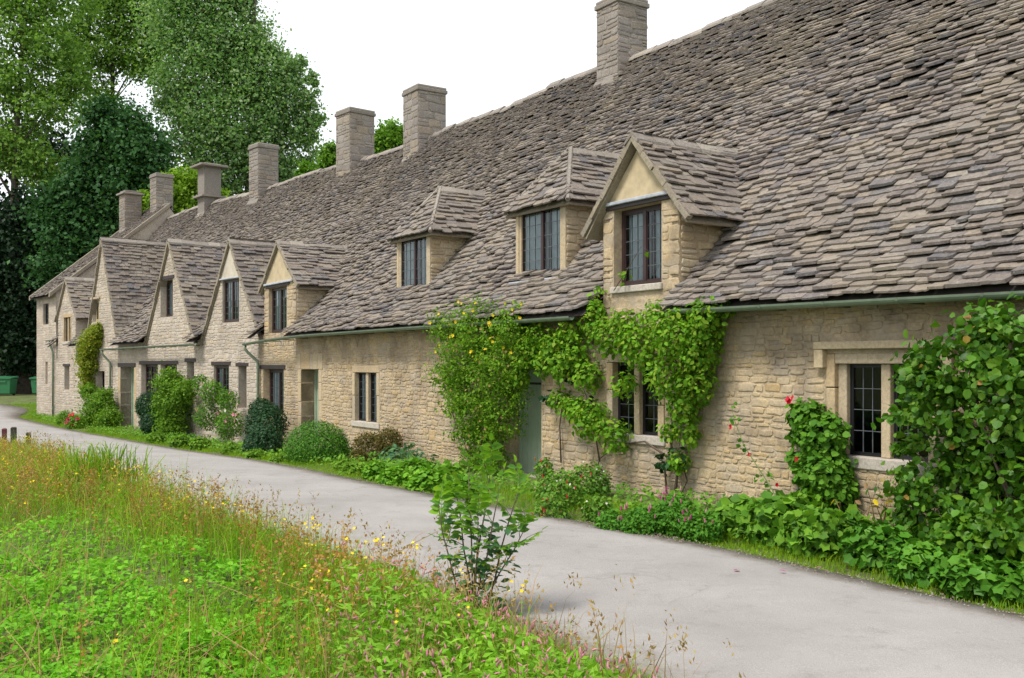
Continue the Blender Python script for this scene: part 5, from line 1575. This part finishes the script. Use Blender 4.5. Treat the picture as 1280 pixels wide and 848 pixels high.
def snoise(X, Y, f, seed=0):
    return (np.sin(X * f + seed) * np.cos(Y * f * 1.13 + seed * 2.1) + .6 * np.sin(X * f * 2.3 + Y * f * 1.7 + seed * .7) + .35 * np.sin(Y * f * 4.1 - X * f * 3.3 + seed)) / 1.95
def field(n, y0=2.6, y1=31.0, side=.62, extra=1.6):
    Y = y0 * (y1 / y0) ** rng.random(n)
    X = (rng.random(n) * 2 - 1) * (side * Y + extra)
    k = is_left(X, Y)
    return X[k], Y[k]
def mead(n, fn, **kw):
    X, Y = field(n, **kw)
    dl = edge_dist(X, Y, RL)
    k = rng.random(len(X)) < fn(X, Y, dl)
    X, Y, dl = X[k], Y[k], dl[k]
    return np.stack([X, Y, ground_z(X, Y) - .01], -1), dl
def cover_zone(X, Y):           # the low leafy patch at the left
    return sst(-X / Y, .17, .27) * sst(np.minimum(8.6 + 18 * (-X / Y - .233), 12.6) + snoise(X, Y, 1.1, 3) * .9 - Y, -.4, .6)
def persi_zone(X, Y):
    return sst(X + .28 * (Y - 5.5), -1.25, -.6) * sst(7.7 + .3 * snoise(X, Y, 2.3, 5) - Y, -.2, .4)
def tall_zone(X, Y):
    return sst(Y, 7.2, 9.0) * sst(-X / Y, .15, .32) * (1 - cover_zone(X, Y))

# base sward
P, dl = mead(210000, lambda X, Y, d: np.clip((1 - .8 * cover_zone(X, Y)) * (1 - .55 * persi_zone(X, Y)) * (.75 + .4 * snoise(X, Y, 1.7)), 0.05, 1))
hh = (.20 + .10 * snoise(P[:, 0], P[:, 1], 1.3, 2) + .16 * sst(P[:, 1], 7.5, 9.5) * sst(22 - P[:, 1], 0, 6) * sst(4 - dl, 0, 2) + .1 * tall_zone(P[:, 0], P[:, 1])) * rng.uniform(.35, 1.6, len(P)) * np.clip(1 + .55 * snoise(P[:, 0], P[:, 1], 4.3, 8), .4, 1.8) * (.45 + .55 * sst(dl, 0, .5)) * (1 - .5 * sst(P[:, 1], 17, 25)) + .04
o, _ = blades('meadow_grass', P, hh, .006, L['grass'], .62); o['kind'] = 'stuff'; o['label'] = 'long bright green meadow grass'
# taller bright tussocks in the middle
P, dl = mead(60000, lambda X, Y, d: sst(-X / Y, .02, .10) * sst(.40 + X / Y, 0, .08) * sst(Y, 5.5, 6.5) * sst(14 - Y, 0, 1) * np.clip(.5 + snoise(X, Y, 2.1, 7), 0, 1))
hh = rng.uniform(.25, .5, len(P)) * (.5 + .5 * sst(dl, 0, 1.0))
o, _ = blades('tall_grass', P, hh, .008, L['grass'], .4); o['kind'] = 'stuff'
# dry bents with feathery heads
P, dl = mead(40000, lambda X, Y, d: np.clip(.25 + .7 * tall_zone(X, Y) + .35 * snoise(X, Y, .9, 4), .04, 1) * (1 - .75 * cover_zone(X, Y)))
hh = (rng.uniform(.4, .75, len(P))) * (1 - .6 * sst(P[:, 1], 17, 25)) * (.55 + .45 * sst(dl, 0, .5))
o, tip = blades('dry_grass', P, hh, .0065, L['dry'], .4); o['kind'] = 'stuff'
k = rng.random(len(tip)) < .6; t_ = tip[k]
t3 = np.repeat(t_, 7, 0) + rng.normal(size=(len(t_) * 7, 3)) * np.array([.012, .012, .04])
o = joined('grass_heads', LEAF_LANCE, t3, rng.normal(size=t3.shape), rng.normal(size=t3.shape) * .5 + np.array([0, 0, 1]), rng.uniform(.018, .042, len(t3)), L['dry'], None, 1.5); o['kind'] = 'stuff'
# sorrel and dock: rusty seeding stems, ragwort-yellow heads
P, dl = mead(27000, lambda X, Y, d: np.clip(.15 + .55 * snoise(X, Y, .8, 9) + .8 * tall_zone(X, Y), 0, 1) * sst(d, .1, .45) * (1 - .9 * cover_zone(X, Y)) * (1 - .8 * persi_zone(X, Y)) * sst(Y, 5.0, 7.0))
hh = rng.uniform(.35, .72, len(P)) * (1 - .6 * sst(P[:, 1], 17, 25)) * (.6 + .4 * sst(dl, 0, .6))
o, tip = blades('dock_stems', P, hh, .006, L['orange'], .15, curve=0); o['kind'] = 'stuff'
rep_ = 34
f_ = rng.random((len(P) * rep_, 1)) * .6
t3 = np.repeat(tip, rep_, 0) * (1 - f_) + np.repeat(P, rep_, 0) * f_ + rng.normal(size=(len(P) * rep_, 3)) * np.array([.028, .028, .02])
sel = rng.random(len(t3))
big = np.repeat(rng.random(len(P)), rep_)
o = joined('dock_seeds', LEAF_OVAL, t3[big < .72], rng.normal(size=t3[big < .72].shape), rng.normal(size=t3[big < .72].shape), rng.uniform(.014, .032, (big < .72).sum()), L['orange'], None, 1.3); o['kind'] = 'stuff'
kk = (big > .72) & (f_[:, 0] > .25)
o = joined('stem_leaves', LEAF_LANCE, t3[kk], rng.normal(size=t3[kk].shape), rng.normal(size=t3[kk].shape), rng.uniform(.03, .06, kk.sum()), L['persicaria'], None, 1.4); o['kind'] = 'stuff'
kk = (big > .72) & (f_[:, 0] < .12) & (sel < .38)
o = joined('yellow_wildflowers', PETALS, t3[kk], unit(rng.normal(size=t3[kk].shape) * .5 + np.array([0, -.3, 1])), rng.normal(size=t3[kk].shape), rng.uniform(.018, .034, kk.sum()), L['yellow']); o['kind'] = 'stuff'
# low leafy patch: stacked whorls of leaves
P, dl = mead(230000, lambda X, Y, d: cover_zone(X, Y) * np.clip(.65 + .6 * snoise(X, Y, 2.9, 1), .08, 1), y0=3.0, y1=14.5)
n = len(P)
hgt = (.06 + .15 * np.clip(.5 + snoise(P[:, 0], P[:, 1], 2.9, 1), 0, 1)) * rng.uniform(.5, 1.1, n)
pos = P + np.stack([rng.normal(0, .015, n), rng.normal(0, .015, n), hgt], -1)
nor = unit(rng.normal(size=(n, 3)) * .38 + np.array([0, 0, 1])); tan = rng.normal(size=(n, 3))
o = joined('meadow_leaves', LEAF_OVAL, pos, nor, tan, rng.uniform(.035, .075, n), L['nettle']); o['kind'] = 'stuff'; o['label'] = 'low fresh green leafy patch in the meadow'
# fallen dead stems over it
P, dl = mead(1100, lambda X, Y, d: np.clip(cover_zone(X, Y) + .15, 0, 1), y0=3.2, y1=12)
mb = MB(); _r = random.Random(8)
for p3 in P[:260]:
    a = _r.uniform(0, math.pi); ln = _r.uniform(.25, .8); e = _r.uniform(.05, .35)
    p0 = Vector(p3) + Vector((0, 0, _r.uniform(.03, .12)))
    d = Vector((math.cos(a), math.sin(a), 0)) * ln
    mb.tube([p0, p0 + d * .5 + Vector((0, 0, e * .6)), p0 + d + Vector((0, 0, e))], [.005, .004, .002], 4)
o = mb.build('dead_stems', L['dry']); o['kind'] = 'stuff'
# pink persicaria in the foreground
P, dl = mead(90000, lambda X, Y, d: persi_zone(X, Y) * sst(d, .05, .35), y0=3.2, y1=8.6)
n = len(P)
env = (.10 + .30 * sst(dl, .1, .8))
pos = P + np.stack([np.zeros(n), np.zeros(n), env * rng.uniform(.3, 1.1, n)], -1)
nor = unit(rng.normal(size=(n, 3)) * .5 + np.array([0, 0, 1])); tan = unit(rng.normal(size=(n, 3)) + np.array([0, 0, .25]))
o = joined('persicaria_leaves', LEAF_LANCE, pos, nor, tan, rng.uniform(.045, .10, n), L['persicaria'], None, 1.35); o['kind'] = 'stuff'; o['label'] = 'foreground mass of persicaria leaves'
P, dl = mead(7500, lambda X, Y, d: persi_zone(X, Y) * sst(d, .0, .4), y0=3.6, y1=8.8)
n = len(P)
hh = (.16 + .30 * sst(dl, .1, .8)) * rng.uniform(.75, 1.2, n)
o, tip = blades('persicaria_stems', P, hh, .004, L['vgrass'], .2, curve=0); o['kind'] = 'stuff'
o = joined('persicaria_flowers', SPIKE, tip, rng.normal(size=(n, 3)), unit(rng.normal(size=(n, 3)) * .3 + np.array([0, 0, 1])), rng.uniform(.025, .045, n), L['pink']); o['kind'] = 'stuff'
# sedge tuft by the lane
sg = thing('sedge_tuft', 'tall arching tuft of pale green sedge at the meadow edge', 'grass tuft', (-5.75, 13.9, bed_point(-5.75, 13.9)))
n = 420
P = np.stack([rng.normal(-5.75, .33, n), rng.normal(13.9, .22, n), np.zeros(n)], -1); P[:, 2] = ground_z(P[:, 0], P[:, 1])
o, _ = blades('blade', P, rng.uniform(.45, .98, n), .02, L['vgrass'], .38, sg, 1.4); o['kind'] = 'stuff'

# verge between the lane and the houses
def verge(n, o0, o1, p=1.6):
    k = rng.integers(0, len(RR) - 1, n); f = rng.random(n)
    ax = np.array([q.x for q in RR]); ay = np.array([q.y for q in RR])
    lx = np.array([q.x for q in RL]); ly = np.array([q.y for q in RL])
    x = ax[k] * (1 - f) + ax[k + 1] * f; y = ay[k] * (1 - f) + ay[k + 1] * f
    dx, dy = ax[k] - lx[k], ay[k] - ly[k]; L_ = np.hypot(dx, dy)
    o = o0 + (o1 - o0) * rng.random(n) ** p
    X, Y = x + dx / L_ * o, y + dy / L_ * o
    keep = (Y > 1) & (Y < 52)
    for F_ in (A, B):
        rel = np.stack([X - F_.P.x, Y - F_.P.y], -1)
        t = rel @ np.array([F_.u.x, F_.u.y]); d = rel @ np.array([F_.n.x, F_.n.y])
        keep &= ~((d > -.03) & (t > (-9 if F_ is A else -.5)) & (t < (18.4 if F_ is A else 23)))
        for c0, c1 in (((4.5, 5.25), (14.0, 15.0)) if F_ is A else ((10.1, 11.4),)):
            keep &= ~((t > c0) & (t < c1) & (d < 0) & (d > -2.6) & (rng.random(n) < .9))
    X, Y, o = X[keep], Y[keep], o[keep]
    return np.stack([X, Y, ground_z(X, Y)], -1), o
P, of = verge(110000, -.06, 1.7, 1.3)
hh = rng.uniform(.03, .10, len(P)) * (.45 + 1.1 * sst(of, 0, .5)) * (1 + .5 * snoise(P[:, 0], P[:, 1], 2.1))
o, _ = blades('verge_grass', P, np.maximum(hh, .015), .006, L['vgrass'], .5); o['kind'] = 'stuff'; o['label'] = 'short verge grass between the lane and the cottages'
P, of = verge(42000, .35, 2.3, .9)
n = len(P)
keepn = rng.random(n) < np.clip(.45 + .7 * snoise(P[:, 0], P[:, 1], 1.9, 6), .05, 1)
P = P[keepn]; n = len(P)
pos = P + np.stack([np.zeros(n), np.zeros(n), rng.uniform(.03, .2, n)], -1)
o = joined('verge_leaves', LEAF_OVAL, pos, unit(rng.normal(size=(n, 3)) * .5 + np.array([-.1, -.3, 1])), rng.normal(size=(n, 3)), rng.uniform(.04, .085, n), L['hydrangea'], None, 1.1); o['kind'] = 'stuff'; o['label'] = 'low mixed leaves in the beds under the cottage walls'
# meadow side edge of the lane: moss and short grass
k = rng.integers(0, len(RL) - 1, 16000); f = rng.random(16000)
ax = np.array([q.x for q in RL]); ay = np.array([q.y for q in RL])
P = np.stack([ax[k] * (1 - f) + ax[k + 1] * f, ay[k] * (1 - f) + ay[k + 1] * f, np.zeros(16000)], -1) + rng.normal(size=(16000, 3)) * .07
P = P[(P[:, 1] > 2) & (P[:, 1] < 45)]
P[:, 2] = np.maximum(ground_z(P[:, 0], P[:, 1]), g0(6) - .5)
o, _ = blades('lane_edge_grass', P, rng.uniform(.03, .11, len(P)), .006, L['vgrass'], .5); o['kind'] = 'stuff'
# grit and small stones gathered along both edges of the lane
k = rng.integers(0, len(RR) - 1, 9000); f = rng.random(9000); s_ = rng.random(9000) < .7
e0 = np.array([(q.x, q.y) for q in RR]); e1 = np.array([(q.x, q.y) for q in RL])
pe = np.where(s_[:, None], e0[k] * (1 - f)[:, None] + e0[k + 1] * f[:, None], e1[k] * (1 - f)[:, None] + e1[k + 1] * f[:, None])
dv = unit(np.where(s_[:, None], e1[k] - e0[k], e0[k] - e1[k]))
pe = pe + dv * (np.abs(rng.normal(0, .22, 9000)) - .03)[:, None]
kk = (pe[:, 1] > 3) & (pe[:, 1] < 34); pe = pe[kk]; n = len(pe)
P = np.stack([pe[:, 0], pe[:, 1], np.array([g0(y) for y in pe[:, 1]]) + .045], -1)
PEB = (np.array([(-.5, -.3, 0), (.4, -.42, 0), (.5, .35, 0), (-.35, .45, 0), (-.3, -.15, .5), (.25, -.2, .55), (.28, .2, .5), (-.2, .25, .58)], float), [(4, 5, 6, 7), (0, 1, 5, 4), (1, 2, 6, 5), (2, 3, 7, 6), (3, 0, 4, 7)])
o = joined('lane_grit', PEB, P, np.tile([0, 0, 1.0], (n, 1)) + rng.normal(size=(n, 3)) * .15, rng.normal(size=(n, 3)), rng.uniform(.005, .018, n), M['grit']); o['kind'] = 'stuff'; o['label'] = 'grit and small stones along the lane edges'
# scattered leaf litter on the lane
for (x, y, lab) in [(1.95, 8.75, 'leftmost dark petal lying on the pale lane'), (2.35, 8.75, 'middle dark petal lying on the pale lane'), (2.75, 8.85, 'dark petal on the lane nearest the grass verge')]:
    lf = thing('fallen_petal', lab, 'petal', (x, y, g0(y) + .09), 'petals fallen on the lane')
    singles('petal', LEAF_ROUND, np.array([(x, y, g0(y) + .088)]), np.array([[.1, .1, 1.0]]), rng.normal(size=(1, 3)), np.array([.06]), L['magenta'], lf)

# ------------------------------------------------------------------ the sapling in front of the lane
sx, sy = -.30, 7.35
sp = thing('sapling', 'slender sapling of several dark stems with feathered leaves at the lane edge', 'sapling', (sx, sy, bed_point(sx, sy)))
_r = random.Random(21)
tops = [(-.54, 7.3, .86), (-.42, 7.5, .96), (-.31, 7.35, 1.10), (-.10, 7.2, .96), (.06, 7.35, .98), (-.16, 7.45, 1.14), (.1, 7.3, .7), (-.25, 7.2, .8)]
lp, ln_, lt, ls = [], [], [], []
bp_, bn, bt, bs = [], [], [], []
for i, tp in enumerate(tops):
    a = Vector((sx + _r.uniform(-.05, .05), sy + _r.uniform(-.05, .05), -.15)); e = Vector(tp)
    pts = [a.lerp(e, k / 5) + Vector((_r.uniform(-.012, .012), _r.uniform(-.012, .012), 0)) for k in range(6)]
    s = MB(); s.tube(pts, [.009, .008, .007, .006, .005, .003], 6); s.build('stem', M['stem'], sp, True)
    nf = 5
    for k in range(nf):
        f_ = .62 + .38 * k / (nf - 1)
        o_ = a.lerp(e, f_)
        az = _r.uniform(0, 2 * math.pi)
        el = .35 + .9 * (k / (nf - 1)) + _r.uniform(-.15, .15)
        d = Vector((math.cos(az) * math.cos(el), math.sin(az) * math.cos(el), math.sin(el)))
        Ln = _r.uniform(.17, .27)
        ra = [o_, o_ + d * Ln * .5 + Vector((0, 0, .01)), o_ + d * Ln + Vector((0, 0, -.02))]
        s = MB(); s.tube(ra, [.003, .0022, .001], 4); s.build('leaf_stalk', M['green_stem'], sp)
        side = d.cross(Vector((0, 0, 1))); side = side.normalized() if side.length > .05 else Vector((1, 0, 0))
        upn = side.cross(d).normalized()
        m = 4
        for j in range(m):
            q = o_.lerp(ra[2], .28 + .72 * j / m)
            for sgn in (-1, 1):
                lp.append(q); lt.append(side * sgn + d * .45 + Vector((0, 0, -.15))); ln_.append(upn + Vector((_r.uniform(-.3, .3), _r.uniform(-.3, .3), .4))); ls.append(_r.uniform(.085, .125) * (1 - .25 * j / m))
        lp.append(ra[2]); lt.append(d); ln_.append(upn); ls.append(.07)
    for k in range(32):
        f_ = _r.uniform(.12, .72)
        o_ = a.lerp(e, f_); az = _r.uniform(0, 2 * math.pi)
        off = Vector((math.cos(az), math.sin(az), _r.uniform(-.2, .4))) * _r.uniform(.02, .14)
        bp_.append(o_ + off); bt.append(Vector((math.cos(az), math.sin(az), -.35))); bn.append(Vector((_r.uniform(-.4, .4), _r.uniform(-.5, .2), 1))); bs.append(_r.uniform(.065, .10))
arr = lambda x: np.array([tuple(v) for v in x], float)
idx = np.arange(len(lp)); _sel = idx < 300
P_, N_, T_, S_ = arr(lp), arr(ln_), arr(lt), np.array(ls)
singles('leaf', LEAF_OVAL, P_[::2][:180], N_[::2][:180], T_[::2][:180], S_[::2][:180], L['sapling'], sp, .85)
o = joined('leaflets', LEAF_OVAL, P_[1::2], N_[1::2], T_[1::2], S_[1::2], L['sapling'], sp, .85); o['kind'] = 'stuff'
P_, N_, T_, S_ = arr(bp_), arr(bn), arr(bt), np.array(bs)
singles('lower_leaf', LEAF_OVAL, P_, N_, T_, S_, L['bluish'], sp)

# ------------------------------------------------------------------ bins, wall and posts at the far end of the lane
def bin_(x, y, w, d, h, label):
    z = bed_point(x, y) + .02
    root = thing('rubbish_bin', label, 'bin', (x, y, z), 'green bins at the end of the lane')
    F_ = Fr((x, y), u=(-1, 0), n=(0, 1))
    m = MB(); b = .08
    p = [F_.w(-w / 2 + b, b, z + .1), F_.w(w / 2 - b, b, z + .1), F_.w(w / 2 - b, d - b, z + .1), F_.w(-w / 2 + b, d - b, z + .1),
         F_.w(-w / 2, 0, z + h), F_.w(w / 2, 0, z + h), F_.w(w / 2, d, z + h), F_.w(-w / 2, d, z + h)]
    m.hexa(p); body = m.build('body', M['bin'], root)
    bv = body.modifiers.new('bevel', 'BEVEL'); bv.width = .04; bv.segments = 2
    m = MB(); m.hexa([F_.w(-w / 2 - .04, -.06, z + h + .003), F_.w(w / 2 + .04, -.06, z + h + .003), F_.w(w / 2 + .04, d + .04, z + h + .06), F_.w(-w / 2 - .04, d + .04, z + h + .06),
                      F_.w(-w / 2 - .04, -.06, z + h + .06), F_.w(w / 2 + .04, -.06, z + h + .06), F_.w(w / 2 + .02, d, z + h + .16), F_.w(-w / 2 - .02, d, z + h + .16)])
    m.build('lid', M['bin'], root)
    for s in (-1, 1):
        m = MB(); c = F_.w(s * (w / 2 - .16), d * .8, z + .1); m.tube([c + Vector((-.04, 0, 0)), c + Vector((.04, 0, 0))], .1, 12); m.build('wheel', M['iron'], root)
    m = MB(); m.box(F_, -w * .3, w * .3, -.035, -.005, z + h * .8, z + h * .88); m.build('handle', M['bin'], root)
bin_(-30.4, 59, 1.35, .9, 1.0, 'larger green wheeled bin at the left edge')
bin_(-28.2, 59.5, 1.2, .85, .98, 'green bin partly hidden by the end cottage')
W = Fr((-22, 63.5), u=(-1, .06), n=(.06, 1))
wr = thing('dry_stone_wall', 'low grey dry stone wall behind the green bins', 'wall', (-35, 64, 0))
m = MB(); m.box(W, -4, 45, 0, .45, -.6, 2.35); wb_ = m.build('wall_core', M['chimney'], wr)
pc = Pieces(STONES, M['chimney'])
lay_stones(pc, W, 0, 30, -.2, 2.35, lambda za, zb: [(0, 30)], 3, (.1, .2), (.2, .55), (.01, .05))
pc.finish('wall_stone', 'wall_stonework', wb_, 150, 4)
for (x, y, h, w, mat, lab) in [(-14.35, 28.5, .5, .15, 'post', 'taller dark wooden post at the bend of the lane'), (-13.72, 28.1, .36, .13, 'post', 'short dark wooden post nearest the lane bend'), (-14.86, 29.0, .45, .13, 'redpost', 'reddish post at the left edge of the lane')]:
    z = bed_point(x, y)
    p = thing('wooden_post', lab, 'post', (x, y, z), 'posts along the meadow side of the lane')
    m = MB(); F_ = Fr((x, y), 20); m.box(F_, -w / 2, w / 2, 0, w, z - .3, z + h); q = m.build('shaft', M[mat], p)
    bv = q.modifiers.new('bevel', 'BEVEL'); bv.width = .015; bv.segments = 2
    m = MB(); m.hexa([F_.w(-w / 2 - .008, -.008, z + h + .001), F_.w(w / 2 + .008, -.008, z + h + .001), F_.w(w / 2 + .008, w + .008, z + h + .001), F_.w(-w / 2 - .008, w + .008, z + h + .001),
                      F_.w(-w / 2 + .03, .03, z + h + .03), F_.w(w / 2 - .03, .03, z + h + .03), F_.w(w / 2 - .03, w - .03, z + h + .03), F_.w(-w / 2 + .03, w - .03, z + h + .03)])
    m.build('cap', M[mat], p)
